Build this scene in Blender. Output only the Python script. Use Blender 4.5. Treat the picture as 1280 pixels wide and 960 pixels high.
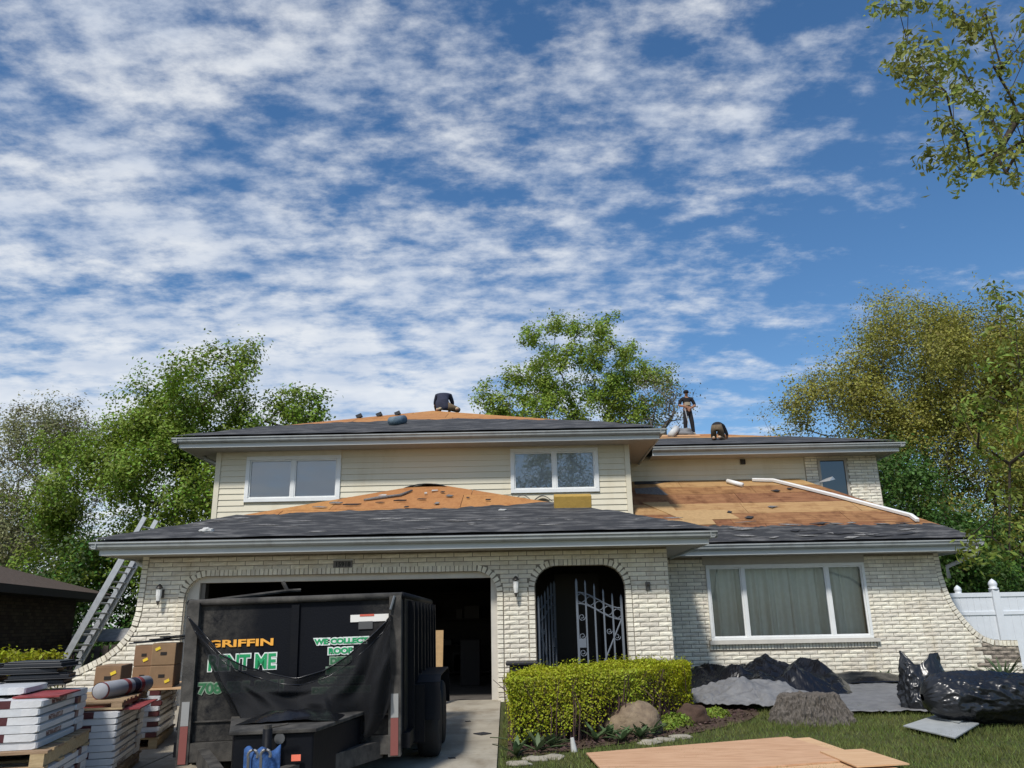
import bpy, math, random
import numpy as np
from mathutils import Vector, Matrix, noise as mnoise
random.seed(7); rng = np.random.default_rng(7)
scene = bpy.context.scene
for o in list(bpy.data.objects): bpy.data.objects.remove(o)
R = math.radians
# ------------------------------------------------------------------ camera
F, HY, ROLL, CX, CY, ZC = 985.0, 778.0, R(1.1), 640.0, 480.0, 1.2157
PITCH = math.atan((HY - CY) / F)
fw = np.array([0, math.cos(PITCH), math.sin(PITCH)]); up0 = np.array([0, -math.sin(PITCH), math.cos(PITCH)]); rt0 = np.array([1., 0, 0])
rt = rt0 * math.cos(ROLL) - up0 * math.sin(ROLL); up = up0 * math.cos(ROLL) + rt0 * math.sin(ROLL)
cd = bpy.data.cameras.new('camera'); cam = bpy.data.objects.new('camera', cd); scene.collection.objects.link(cam)
cam.matrix_world = Matrix(((rt[0], up[0], -fw[0], 0), (rt[1], up[1], -fw[1], 0), (rt[2], up[2], -fw[2], ZC), (0, 0, 0, 1)))
cd.sensor_fit = 'HORIZONTAL'; cd.sensor_width = 36; cd.lens = 36 * F / 1280; cd.clip_end = 3000; cd.clip_start = 0.05
scene.camera = cam
# ------------------------------------------------------------------ sky and sun
SUN_AZ, SUN_EL = 21, 50
S = Vector((-math.sin(R(SUN_AZ)) * math.cos(R(SUN_EL)), -math.cos(R(SUN_AZ)) * math.cos(R(SUN_EL)), math.sin(R(SUN_EL))))
w = bpy.data.worlds.new('World'); scene.world = w; w.use_nodes = True
nt = w.node_tree; N = nt.nodes; L = nt.links; N.clear()
out = N.new('ShaderNodeOutputWorld'); bg = N.new('ShaderNodeBackground'); bg.inputs[1].default_value = 0.10
sky = N.new('ShaderNodeTexSky'); sky.sky_type = 'NISHITA'; sky.sun_disc = False
sky.sun_elevation = R(SUN_EL); sky.sun_rotation = R(180 + SUN_AZ); sky.air_density = 1.0; sky.dust_density = 0.6; sky.ozone_density = 2.5
tc = N.new('ShaderNodeTexCoord'); sx = N.new('ShaderNodeSeparateXYZ'); L.new(tc.outputs['Generated'], sx.inputs[0])
def wm(op, a, b=None, c=None):
    n = N.new('ShaderNodeMath'); n.operation = op
    for i, v in enumerate((a, b, c)):
        if v is None: continue
        if isinstance(v, (int, float)): n.inputs[i].default_value = v
        else: L.new(v, n.inputs[i])
    return n.outputs[0]
zz = wm('ADD', wm('MAXIMUM', sx.outputs[2], 0.0), 0.16)
px_ = wm('DIVIDE', sx.outputs[0], zz); py_ = wm('DIVIDE', sx.outputs[1], zz)
cb = N.new('ShaderNodeCombineXYZ'); L.new(wm('MULTIPLY', px_, 0.8), cb.inputs[0]); L.new(wm('MULTIPLY', py_, 1.15), cb.inputs[1])
def wnoise(scale, detail, rough, off, dist=0.0):
    m = N.new('ShaderNodeMapping'); m.inputs['Location'].default_value = off; L.new(cb.outputs[0], m.inputs[0])
    t = N.new('ShaderNodeTexNoise'); t.inputs['Scale'].default_value = scale; t.inputs['Detail'].default_value = detail
    t.inputs['Roughness'].default_value = rough; t.inputs['Distortion'].default_value = dist
    L.new(m.outputs[0], t.inputs['Vector']); return t.outputs['Fac']
big = wnoise(1.1, 2, 0.5, (3.1, 1.7, 0)); mid = wnoise(5.5, 2, 0.45, (0.3, 5.2, 0), 0.0); fine = wnoise(15.0, 6, 0.62, (4.4, 0.2, 0), 0.0)
cov = wm('ADD', wm('MULTIPLY', big, 0.30), wm('ADD', wm('MULTIPLY', mid, 0.44), wm('MULTIPLY', fine, 0.50)))
cov = wm('SUBTRACT', cov, wm('MULTIPLY', wm('MAXIMUM', wm('MINIMUM', px_, 0.9), -0.8), 0.135))
cov = wm('ADD', cov, wm('MULTIPLY', wm('MAXIMUM', wm('MINIMUM', wm('SUBTRACT', py_, 1.0), 1.6), 0.0), 0.05))
mr = N.new('ShaderNodeMapRange'); mr.interpolation_type = 'SMOOTHSTEP'; mr.inputs[1].default_value = 0.545; mr.inputs[2].default_value = 0.83
L.new(cov, mr.inputs[0])
mx = N.new('ShaderNodeMix'); mx.data_type = 'RGBA'; L.new(wm('MULTIPLY', mr.outputs[0], 0.84), mx.inputs[0])
hs = N.new('ShaderNodeHueSaturation'); hs.inputs['Saturation'].default_value = 1.22; hs.inputs['Value'].default_value = 1.3; L.new(sky.outputs[0], hs.inputs['Color'])
L.new(hs.outputs[0], mx.inputs[6]); cc = N.new('ShaderNodeMix'); cc.data_type = 'RGBA'; cm = N.new('ShaderNodeMapRange'); cm.inputs[1].default_value = .38; cm.inputs[2].default_value = .62; L.new(wnoise(5.0, 4, .55, (7.7, 2.2, 0)), cm.inputs[0]); L.new(cm.outputs[0], cc.inputs[0]); cc.inputs[6].default_value = (6.7, 7.3, 8.3, 1); cc.inputs[7].default_value = (9.0, 9.2, 9.4, 1); L.new(cc.outputs[2], mx.inputs[7])
L.new(mx.outputs[2], bg.inputs[0]); L.new(bg.outputs[0], out.inputs[0])
ld = bpy.data.lights.new('sun', 'SUN'); ld.energy = 3.7; ld.angle = R(7); ld.color = (1.0, 0.96, 0.90)
lo = bpy.data.objects.new('sun', ld); scene.collection.objects.link(lo); lo.rotation_euler = (-S).to_track_quat('-Z', 'Y').to_euler()
vs = scene.view_settings; vs.view_transform = 'Standard'; vs.look = 'None'; vs.exposure = 0.0; vs.gamma = 1; vs.use_curve_mapping = False
scene.render.engine = 'CYCLES'; scene.cycles.max_bounces = 6; scene.cycles.transparent_max_bounces = 24; scene.cycles.use_denoising = True
# ------------------------------------------------------------------ pixel helpers (a pixel gives a direction, a plane gives the distance)
def ray(x, y): return fw + rt * ((x - CX) / F) - up * ((y - CY) / F)
C0 = np.array([0, 0, ZC])
def atY(x, y, Y): d = ray(x, y); return Vector(C0 + d * (Y / d[1]))
def hit(x, y, p0, n):
    d = ray(x, y); n = np.array(n); return Vector(C0 + d * (((np.array(p0) - C0) @ n) / (d @ n)))
G = 13.516; U = 17.0; W = 19.3; WG = 16.22; SL = 0.0245
def gz(Y): return SL * (min(Y, G) - G)
def gnd(x, y):
    P = hit(x, y, (0, G, 0), (0, -SL, 1)); d = ray(x, y)
    if P.y > G or P.y < 0: P = hit(x, y, (0, 0, 0), (0, 0, 1))
    return P
# ------------------------------------------------------------------ materials
MATS = {}
def mat(name, col, rough=0.8, metal=0.0, var=0.0, scale=8.0, col2=None, bump=0.0, bscale=60.0, spec=0.3, objvar=0.0, attr=False, stretch=(1, 1, 1), thresh=(0.35, 0.7), trans=None):
    m = bpy.data.materials.new(name); m.use_nodes = True; nt = m.node_tree; n = nt.nodes; l = nt.links
    b = n['Principled BSDF']; b.inputs['Roughness'].default_value = rough; b.inputs['Metallic'].default_value = metal
    b.inputs['Specular IOR Level'].default_value = spec
    col = tuple(col) + (1,)
    tcn = n.new('ShaderNodeTexCoord'); mp = n.new('ShaderNodeMapping'); mp.inputs['Scale'].default_value = stretch; l.new(tcn.outputs['Object'], mp.inputs[0])
    cur = None
    if col2 is not None or var > 0:
        t = n.new('ShaderNodeTexNoise'); t.inputs['Scale'].default_value = scale; t.inputs['Detail'].default_value = 6; t.inputs['Roughness'].default_value = 0.62; l.new(mp.outputs[0], t.inputs['Vector'])
        r = n.new('ShaderNodeMapRange'); r.inputs[1].default_value = thresh[0]; r.inputs[2].default_value = thresh[1]; l.new(t.outputs['Fac'], r.inputs[0])
        x = n.new('ShaderNodeMix'); x.data_type = 'RGBA'; l.new(r.outputs[0], x.inputs[0])
        if col2 is None: c1 = tuple(c * (1 - var) for c in col[:3]) + (1,); c2 = tuple(min(1, c * (1 + var)) for c in col[:3]) + (1,)
        else: c1 = col; c2 = tuple(col2) + (1,)
        x.inputs[6].default_value = c1; x.inputs[7].default_value = c2; cur = x.outputs[2]
    if objvar > 0 or attr:
        h = n.new('ShaderNodeHueSaturation')
        if cur: l.new(cur, h.inputs['Color'])
        else: h.inputs['Color'].default_value = col
        oi = n.new('ShaderNodeObjectInfo'); src = oi.outputs['Random']
        if attr:
            a = n.new('ShaderNodeAttribute'); a.attribute_name = 'tint'
            ad = n.new('ShaderNodeMath'); ad.operation = 'ADD'; l.new(a.outputs['Fac'], ad.inputs[0]); l.new(src, ad.inputs[1])
            fr = n.new('ShaderNodeMath'); fr.operation = 'FRACT'; l.new(ad.outputs[0], fr.inputs[0]); src = fr.outputs[0]
        r2 = n.new('ShaderNodeMapRange'); r2.inputs[3].default_value = 1 - objvar; r2.inputs[4].default_value = 1 + objvar; l.new(src, r2.inputs[0]); l.new(r2.outputs[0], h.inputs['Value'])
        r3 = n.new('ShaderNodeMapRange'); r3.inputs[3].default_value = 0.5 - objvar * 0.06; r3.inputs[4].default_value = 0.5 + objvar * 0.06; l.new(src, r3.inputs[0]); l.new(r3.outputs[0], h.inputs['Hue'])
        cur = h.outputs[0]
    if cur: l.new(cur, b.inputs['Base Color'])
    else: b.inputs['Base Color'].default_value = col
    if bump > 0:
        t2 = n.new('ShaderNodeTexNoise'); t2.inputs['Scale'].default_value = bscale; t2.inputs['Detail'].default_value = 5; l.new(mp.outputs[0], t2.inputs['Vector'])
        bp = n.new('ShaderNodeBump'); bp.inputs['Strength'].default_value = min(1, bump); bp.inputs['Distance'].default_value = 0.02; l.new(t2.outputs['Fac'], bp.inputs['Height']); l.new(bp.outputs[0], b.inputs['Normal'])
    if trans:
        o = n['Material Output']; tr = n.new('ShaderNodeBsdfTranslucent'); ms = n.new('ShaderNodeMixShader'); ms.inputs[0].default_value = trans
        if cur: l.new(cur, tr.inputs[0])
        else: tr.inputs[0].default_value = col
        l.new(b.outputs[0], ms.inputs[1]); l.new(tr.outputs[0], ms.inputs[2]); l.new(ms.outputs[0], o.inputs[0])
    MATS[name] = m; return m
mat('brick', (.745, .695, .58), .88, var=.12, scale=9, bump=.5, bscale=38, objvar=.13, attr=True)
def stain(name, dark, scale, lo, hi):
    m = MATS[name]; n = m.node_tree.nodes; l = m.node_tree.links; b = n['Principled BSDF']; src = b.inputs['Base Color'].links[0].from_socket
    g = n.new('ShaderNodeNewGeometry'); mp = n.new('ShaderNodeMapping'); mp.inputs['Scale'].default_value = (1.6, 1, .45); l.new(g.outputs['Position'], mp.inputs[0])
    t = n.new('ShaderNodeTexNoise'); t.inputs['Scale'].default_value = scale; t.inputs['Detail'].default_value = 7; t.inputs['Roughness'].default_value = .65; l.new(mp.outputs[0], t.inputs['Vector'])
    r = n.new('ShaderNodeMapRange'); r.inputs[1].default_value = lo; r.inputs[2].default_value = hi; l.new(t.outputs['Fac'], r.inputs[0])
    x = n.new('ShaderNodeMix'); x.data_type = 'RGBA'; x.blend_type = 'MULTIPLY'; l.new(r.outputs[0], x.inputs[0]); l.new(src, x.inputs[6]); x.inputs[7].default_value = dark + (1,); l.new(x.outputs[2], b.inputs['Base Color'])
stain('brick', (.80, .74, .64), 1.4, .50, .80)
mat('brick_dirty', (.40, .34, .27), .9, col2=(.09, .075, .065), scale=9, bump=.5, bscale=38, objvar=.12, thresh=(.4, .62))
mat('mortar', (.25, .22, .175), .95, var=.2, scale=30, bump=.3)
mat('siding', (.65, .60, .465), .55, var=.04, scale=1.5, stretch=(.3, 1, 3))
stain('siding', (.84, .80, .72), 1.3, .50, .85)
mat('trim_white', (.72, .73, .71), .45, var=.05, scale=3)
mat('gutter', (.34, .36, .355), .42, var=.08, scale=2.5, stretch=(.4, 1, 1))
stain('gutter', (.6, .58, .54), 2.2, .48, .8)
mat('fascia', (.50, .52, .505), .5, var=.06, scale=3, stretch=(.4, 1, 1))
mat('soffit', (.40, .37, .32), .7, var=.05)
mat('jamb', (.55, .52, .46), .6, var=.08, scale=4)
mat('felt', (.028, .029, .033), .82, col2=(.085, .085, .088), scale=3.2, bump=.5, bscale=18, stretch=(.5, 2.2, 2.2), thresh=(.46, .86))
mat('felt_scuffed', (.036, .037, .040), .85, col2=(.19, .185, .18), scale=4.0, bump=.6, bscale=24, stretch=(.55, 2.2, 2.2), thresh=(.47, .80))
mat('old_shingle', (.19, .185, .18), .9, var=.35, scale=30, bump=.5, objvar=.3)
mat('deck_orange', (.47, .225, .078), .8, col2=(.33, .145, .052), scale=22, bump=.25, bscale=90, objvar=.10, thresh=(.3, .75))
mat('deck_red', (.19, .078, .034), .8, col2=(.40, .215, .095), scale=4.2, bump=.3, bscale=50, objvar=.16, stretch=(.45, 4, 4), thresh=(.34, .80))
mat('deck_tan', (.43, .265, .115), .75, col2=(.24, .115, .05), scale=4.2, bump=.2, bscale=60, objvar=.12, stretch=(.6, 4, 4), thresh=(.45, .8))
stain('deck_red', (.5, .42, .38), 2.6, .48, .7); stain('deck_tan', (.6, .5, .42), 2.6, .5, .75); stain('deck_orange', (.72, .62, .55), 2.6, .5, .75)
mat('deck_new', (.43, .28, .13), .75, var=.12, scale=14, bump=.15, objvar=.08)
mat('ply_new', (.60, .37, .225), .7, col2=(.42, .225, .12), scale=4.5, bump=.12, bscale=50, objvar=.05, stretch=(.7, 7, 7), thresh=(.40, .72))
mat('ply_light', (.66, .44, .25), .7, col2=(.56, .34, .18), scale=3.2, stretch=(.7, 7, 7), objvar=.05)
mat('concrete', (.40, .36, .285), .9, col2=(.27, .24, .19), scale=1.4, bump=.25, bscale=70, thresh=(.42, .75))
stain('concrete', (.55, .50, .44), 1.1, .48, .72)
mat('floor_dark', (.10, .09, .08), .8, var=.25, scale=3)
mat('soil', (.055, .035, .022), .95, col2=(.11, .075, .05), scale=22, bump=.8, bscale=40)
mat('lawn', (.045, .058, .016), .95, col2=(.085, .085, .03), scale=5, bump=.6, bscale=60)
mat('grass', (.12, .165, .035), .8, col2=(.20, .215, .065), scale=1.6, objvar=.4, attr=True, trans=.3)
mat('street', (.06, .06, .06), .9, var=.2, scale=10)
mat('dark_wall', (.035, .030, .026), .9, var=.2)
mat('dark_door', (.03, .026, .022), .5)
mat('clutter', (.045, .04, .036), .7, objvar=.7)
mat('iron', (.15, .17, .20), .5, metal=.2, spec=.4)
mat('lamp_metal', (.12, .11, .10), .45, metal=.6)
mat('lamp_glass', (.75, .75, .72), .15)
mat('trailer_black', (.004, .005, .008), .55, col2=(.009, .009, .010), scale=3, bump=.08, bscale=40, spec=.14, thresh=(.35, .8))
mat('trailer_dusty', (.085, .079, .070), .85, col2=(.024, .023, .022), scale=6, bump=.3, bscale=110, thresh=(.38, .66))
mat('reflector_white', (.30, .30, .29), .5)
mat('reflector_red', (.22, .075, .065), .5)
mat('rubber', (.018, .018, .019), .75, bump=.2, bscale=120)
mat('rim', (.16, .16, .16), .4, metal=.6)
mat('text_orange', (.85, .40, .06), .5); mat('text_green', (.02, .30, .11), .5); mat('text_white', (.72, .76, .72), .5)
mat('text_green_dull', (.035, .15, .065), .7); mat('text_pale', (.22, .30, .22), .7); mat('text_black', (.02, .02, .02), .6)
mat('sticker', (.75, .73, .68), .5); mat('sticker_red', (.55, .12, .08), .5); mat('sticker_grey', (.09, .09, .09), .5)
mat('red_tag', (.85, .20, .12), .5)
mat('blue_cloth', (.035, .09, .24), .85, var=.35, scale=18, bump=.5, bscale=30)
mat('chrome', (.22, .22, .22), .4, metal=.8)
mat('aluminium', (.52, .53, .54), .35, metal=.55, var=.12, scale=8)
mat('cardboard', (.26, .16, .09), .85, var=.12, scale=6, objvar=.12)
mat('yellow_label', (.85, .62, .05), .6)
mat('pallet_wood', (.42, .30, .18), .85, col2=(.27, .18, .10), scale=6, stretch=(1, 6, 6), objvar=.2, bump=.3)
mat('roll_grey', (.33, .34, .36), .55, var=.12, scale=7)
mat('black_plastic', (.014, .015, .018), .28, spec=.5, bump=.12, bscale=14)
mat('black_tarp', (.006, .006, .008), .27, spec=.5, bump=.25, bscale=10)
mat('grey_tarp', (.20, .20, .20), .6, col2=(.13, .13, .135), scale=5, bump=.4, bscale=16)
mat('grey_board', (.34, .355, .35), .75, var=.1)
mat('vent_black', (.02, .022, .026), .45, spec=.4)
mat('stone_tan', (.27, .205, .135), .9, col2=(.12, .085, .06), scale=7, bump=1.0, bscale=14)
mat('stone_brown', (.075, .045, .032), .9, var=.3, bump=.6, bscale=20)
mat('edging', (.32, .29, .23), .9, var=.2, bump=.4)
mat('stump_bark', (.155, .135, .115), .95, col2=(.035, .03, .026), scale=20, bump=1.0, bscale=22, stretch=(2, 2, .7))
mat('stump_top', (.13, .11, .09), .95, col2=(.07, .06, .05), scale=10, bump=.6)
mat('bark', (.075, .058, .044), .95, var=.35, scale=8, bump=.6, bscale=20, stretch=(2, 2, .5))
mat('bark_grey', (.13, .115, .10), .95, var=.3, scale=8)
def leafm(name, c, c2, t=.35): mat(name, c, .55, col2=c2, scale=.7, objvar=.42, attr=True, trans=t, spec=.35)
leafm('leaf_green', (.165, .265, .028), (.25, .34, .042)); leafm('leaf_mid', (.20, .28, .034), (.27, .32, .05))
leafm('leaf_olive', (.30, .265, .052), (.22, .23, .050)); leafm('leaf_dark', (.055, .13, .022), (.09, .17, .03))
leafm('leaf_grey', (.20, .21, .085), (.24, .22, .11)); leafm('leaf_maple', (.27, .29, .065), (.20, .24, .05))
leafm('leaf_lime', (.17, .25, .035), (.22, .27, .045))
leafm('leaf_hedge', (.41, .41, .016), (.26, .31, .018), .3); leafm('leaf_hosta', (.075, .12, .045), (.11, .15, .07), .25); leafm('leaf_yellow', (.34, .33, .01), (.24, .27, .012), .3)
mat('twig', (.085, .05, .045), .9, objvar=.3, attr=True)
mat('fence_vinyl', (.66, .69, .72), .4, var=.03)
mat('fence_brown', (.085, .07, .06), .9, var=.25, scale=8)
mat('cover_grey', (.25, .25, .25), .8, var=.2)
mat('neighbour_brick', (.050, .036, .027), .9, objvar=.35, attr=True, bump=.3)
mat('neighbour_mortar', (.025, .02, .017), .95)
mat('neighbour_roof', (.085, .062, .048), .95, var=.25, scale=14, bump=.5, bscale=60)
mat('red_roof', (.17, .075, .05), .9, var=.25, scale=10, bump=.4)
mat('eave_dark', (.03, .025, .022), .8)
mat('curtain', (.62, .645, .61), .9, var=.05)
mat('blind', (.72, .74, .76), .8)
mat('room_dark', (.06, .07, .065), .9)
mat('skin', (.30, .16, .10), .6); mat('cloth_black', (.014, .014, .017), .85); mat('cloth_navy', (.028, .032, .055), .85, var=.2, scale=12)
mat('cloth_tan', (.20, .14, .08), .85); mat('shoe', (.38, .33, .25), .8); mat('shirt_print', (.30, .25, .18), .8); mat('shoe_sole', (.50, .42, .28), .8); mat('cloth_brown', (.13, .095, .06), .9, var=.3, scale=14)
mat('foam', (.42, .27, .065), .85, var=.1, scale=12, bump=.4)
mat('white_pipe', (.78, .78, .76), .4); mat('debris_white', (.5, .5, .48), .7, var=.15); mat('bluegrey', (.12, .17, .21), .6, var=.3, scale=14)
mat('bin_plastic', (.018, .018, .022), .5)
def wrapmat(name, white, red, flip):
    m = mat(name, white, .35, spec=.5, bump=.35, bscale=16)
    n = m.node_tree.nodes; l = m.node_tree.links; b = n['Principled BSDF']
    t = n.new('ShaderNodeTexCoord'); s = n.new('ShaderNodeSeparateXYZ'); l.new(t.outputs['Generated'], s.inputs[0])
    def mth(op, a, bb):
        k = n.new('ShaderNodeMath'); k.operation = op
        for i, v in enumerate((a, bb)):
            if isinstance(v, (int, float)): k.inputs[i].default_value = v
            else: l.new(v, k.inputs[i])
        return k.outputs[0]
    onend = mth('LESS_THAN', s.outputs[1], .03)
    endred = mth('MULTIPLY', onend, mth('LESS_THAN' if flip else 'GREATER_THAN', s.outputs[0], .36 if flip else .64))
    band = mth('MULTIPLY', mth('GREATER_THAN', s.outputs[1], .22 if flip else .42), mth('LESS_THAN', s.outputs[1], .62 if flip else .88))
    band = mth('MULTIPLY', band, mth('MULTIPLY', mth('GREATER_THAN', s.outputs[2], .18), mth('LESS_THAN', s.outputs[2], .80)))
    no = n.new('ShaderNodeTexNoise'); no.inputs['Scale'].default_value = 60; l.new(t.outputs['Object'], no.inputs['Vector'])
    band = mth('MULTIPLY', band, mth('GREATER_THAN', no.outputs['Fac'], .40))
    f = mth('MINIMUM', mth('ADD', endred, band), 1.0)
    x = n.new('ShaderNodeMix'); x.data_type = 'RGBA'; l.new(f, x.inputs[0]); x.inputs[6].default_value = tuple(white) + (1,); x.inputs[7].default_value = tuple(red) + (1,)
    l.new(x.outputs[2], b.inputs['Base Color'])
wrapmat('wrap_a', (.60, .60, .60), (.075, .018, .022), True); wrapmat('wrap_b', (.56, .57, .58), (.62, .62, .62), False); wrapmat('wrap_c', (.50, .49, .47), (.10, .03, .03), False)
mat('wrap_red', (.26, .045, .045), .55, var=.35, scale=9)
def frontmat():
    m = mat('trailer_front', (.02, .02, .02), .7, spec=.15, bump=.15, bscale=90); n = m.node_tree.nodes; l = m.node_tree.links; b = n['Principled BSDF']
    t = n.new('ShaderNodeTexCoord'); sp = n.new('ShaderNodeSeparateXYZ'); l.new(t.outputs['Generated'], sp.inputs[0])
    def mr_(o, a, b_):
        k = n.new('ShaderNodeMapRange'); k.inputs[1].default_value = a; k.inputs[2].default_value = b_; l.new(o, k.inputs[0]); return k.outputs[0]
    def mm(op, a, c_):
        k = n.new('ShaderNodeMath'); k.operation = op
        for i, v in enumerate((a, c_)):
            if isinstance(v, (int, float)): k.inputs[i].default_value = v
            else: l.new(v, k.inputs[i])
        return k.outputs[0]
    d = mm('MAXIMUM', mr_(sp.outputs[0], .34, .02), mm('MAXIMUM', mm('MULTIPLY', mr_(sp.outputs[0], .80, 1.0), .7), mm('MULTIPLY', mr_(sp.outputs[2], .45, .0), .8)))
    no = n.new('ShaderNodeTexNoise'); no.inputs['Scale'].default_value = 9; no.inputs['Detail'].default_value = 9; no.inputs['Roughness'].default_value = .75; l.new(t.outputs['Object'], no.inputs['Vector'])
    f = mm('MULTIPLY', d, mr_(no.outputs['Fac'], .33, .68)); x = n.new('ShaderNodeMix'); x.data_type = 'RGBA'; l.new(f, x.inputs[0]); x.inputs[6].default_value = (.004, .005, .008, 1); x.inputs[7].default_value = (.095, .088, .076, 1); l.new(x.outputs[2], b.inputs['Base Color'])
frontmat()
# glass: thin pane, reflective, see-through
def glassmat(name, tint, refl, rough=.02):
    m = bpy.data.materials.new(name); m.use_nodes = True; n = m.node_tree.nodes; l = m.node_tree.links; n.clear()
    o = n.new('ShaderNodeOutputMaterial'); g = n.new('ShaderNodeBsdfGlossy'); g.inputs['Roughness'].default_value = rough
    t = n.new('ShaderNodeBsdfTransparent'); t.inputs[0].default_value = tint + (1,)
    lw = n.new('ShaderNodeFresnel'); lw.inputs[0].default_value = 1.5
    a = n.new('ShaderNodeMath'); a.operation = 'ADD'; a.inputs[1].default_value = refl; l.new(lw.outputs[0], a.inputs[0])
    x = n.new('ShaderNodeMixShader'); l.new(a.outputs[0], x.inputs[0]); l.new(t.outputs[0], x.inputs[1]); l.new(g.outputs[0], x.inputs[2]); l.new(x.outputs[0], o.inputs[0]); MATS[name] = m
glassmat('glass', (.86, .90, .88), .02); glassmat('glass_grey', (.70, .72, .74), .13, .015); glassmat('glass_blue', (.04, .06, .09), .10)
def netmat():
    m = bpy.data.materials.new('net'); m.use_nodes = True; n = m.node_tree.nodes; l = m.node_tree.links
    b = n['Principled BSDF']; b.inputs['Base Color'].default_value = (.007, .0075, .009, 1); b.inputs['Roughness'].default_value = .75; b.inputs['Specular IOR Level'].default_value = .22
    t = n.new('ShaderNodeBsdfTransparent'); x = n.new('ShaderNodeMixShader'); x.inputs[0].default_value = .88
    l.new(t.outputs[0], x.inputs[1]); l.new(b.outputs[0], x.inputs[2]); l.new(x.outputs[0], n['Material Output'].inputs[0]); MATS['net'] = m
netmat()
# ------------------------------------------------------------------ builders
COL = scene.collection
def link(o): COL.objects.link(o); return o
class MB:
    def __init__(s): s.v = []; s.f = []; s.t = []
    def add(s, vs, fs, tint=0.0):
        b = len(s.v); s.v += [tuple(p) for p in vs]; s.f += [tuple(i + b for i in f) for f in fs]; s.t += [tint] * len(fs); return s
    def box(s, x0, x1, y0, y1, z0, z1, tint=0.0):
        return s.add([(x0, y0, z0), (x1, y0, z0), (x1, y1, z0), (x0, y1, z0), (x0, y0, z1), (x1, y0, z1), (x1, y1, z1), (x0, y1, z1)],
                     [(0, 3, 2, 1), (4, 5, 6, 7), (0, 1, 5, 4), (1, 2, 6, 5), (2, 3, 7, 6), (3, 0, 4, 7)], tint)
    def obox(s, c, ax, ay, az, tint=0.0):      # oriented box: centre and three half-axis vectors
        c, ax, ay, az = Vector(c), Vector(ax), Vector(ay), Vector(az)
        vs = [c + ax * i + ay * j + az * k for k in (-1, 1) for i, j in ((-1, -1), (1, -1), (1, 1), (-1, 1))]
        return s.add(vs, [(0, 3, 2, 1), (4, 5, 6, 7), (0, 1, 5, 4), (1, 2, 6, 5), (2, 3, 7, 6), (3, 0, 4, 7)], tint)
    def bar(s, a, b, wd, h, upv=(0, 0, 1), tint=0.0):
        a, b = Vector(a), Vector(b); d = (b - a); ln = d.length; d.normalize(); side = d.cross(Vector(upv))
        if side.length < 1e-4: side = d.cross(Vector((1, 0, 0)))
        side.normalize(); u = side.cross(d)
        return s.obox((a + b) / 2, d * ln / 2, side * wd / 2, u * h / 2, tint)
    def prism(s, poly, d, tint=0.0):           # polygon of 3-D points extruded along vector d
        n = len(poly); p = [Vector(q) for q in poly]; d = Vector(d)
        return s.add(p + [q + d for q in p], [tuple(range(n))[::-1], tuple(range(n, 2 * n))] + [(i, (i + 1) % n, n + (i + 1) % n, n + i) for i in range(n)], tint)
    def tube(s, pts, rad, n=6, cap=True, tint=0.0):
        pts = [Vector(p) for p in pts]; rad = rad if isinstance(rad, (list, tuple)) else [rad] * len(pts); rings = []; ref = None
        for i, p in enumerate(pts):
            d = (pts[min(i + 1, len(pts) - 1)] - pts[max(i - 1, 0)]); d.normalize()
            if ref is None: ref = Vector((0, 0, 1)) if abs(d.z) < .9 else Vector((1, 0, 0))
            a = d.cross(ref); a.normalize(); b2 = d.cross(a); ref = -b2 if False else ref
            rings.append([p + (a * math.cos(2 * math.pi * k / n) + b2 * math.sin(2 * math.pi * k / n)) * rad[i] for k in range(n)])
        vs = [q for r in rings for q in r]; fs = []
        for i in range(len(pts) - 1):
            for k in range(n): fs.append((i * n + k, i * n + (k + 1) % n, (i + 1) * n + (k + 1) % n, (i + 1) * n + k))
        if cap: fs += [tuple(range(n))[::-1], tuple(range((len(pts) - 1) * n, len(pts) * n))]
        return s.add(vs, fs, tint)
    def lathe(s, prof, c, n=16, axis='z'):
        vs = []; fs = []
        for r, h in prof:
            for k in range(n):
                a = 2 * math.pi * k / n; x, y, z = r * math.cos(a), r * math.sin(a), h
                if axis == 'x': x, y, z = z, x, y
                if axis == 'y': x, y, z = x, z, y
                vs.append((c[0] + x, c[1] + y, c[2] + z))
        for i in range(len(prof) - 1):
            for k in range(n): fs.append((i * n + k, i * n + (k + 1) % n, (i + 1) * n + (k + 1) % n, (i + 1) * n + k))
        fs += [tuple(range(n))[::-1], tuple(range((len(prof) - 1) * n, len(prof) * n))]
        return s.add(vs, fs)
    def grid(s, fn, nu, nv):
        vs = [fn(i / nu, j / nv) for j in range(nv + 1) for i in range(nu + 1)]
        return s.add(vs, [(j * (nu + 1) + i, j * (nu + 1) + i + 1, (j + 1) * (nu + 1) + i + 1, (j + 1) * (nu + 1) + i) for j in range(nv) for i in range(nu)])
    def mesh(s, name, m, smooth=False):
        me = bpy.data.meshes.new(name); me.from_pydata(s.v, [], s.f); me.update()
        if any(s.t):
            a = me.attributes.new('tint', 'FLOAT', 'FACE'); a.data.foreach_set('value', s.t)
        if m: me.materials.append(MATS[m])
        if smooth: me.polygons.foreach_set('use_smooth', [True] * len(me.polygons))
        return me
    def build(s, name, m, parent=None, smooth=False, local=False, solid=0, sub=0, bevel=0):
        o = link(bpy.data.objects.new(name, s.mesh(name, m, smooth)))
        if solid: k = o.modifiers.new('solidify', 'SOLIDIFY'); k.thickness = solid; k.offset = 0
        if bevel: k = o.modifiers.new('bevel', 'BEVEL'); k.width = bevel; k.segments = 2; k.limit_method = 'ANGLE'
        if sub: k = o.modifiers.new('subdivision', 'SUBSURF'); k.levels = sub; k.render_levels = sub
        return attach(o, parent, local)
def attach(o, parent, local=False):
    if parent is not None:
        o.parent = parent
        if not local and parent.type == 'EMPTY': o.matrix_parent_inverse = parent.matrix_basis.inverted()
    return o
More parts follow.
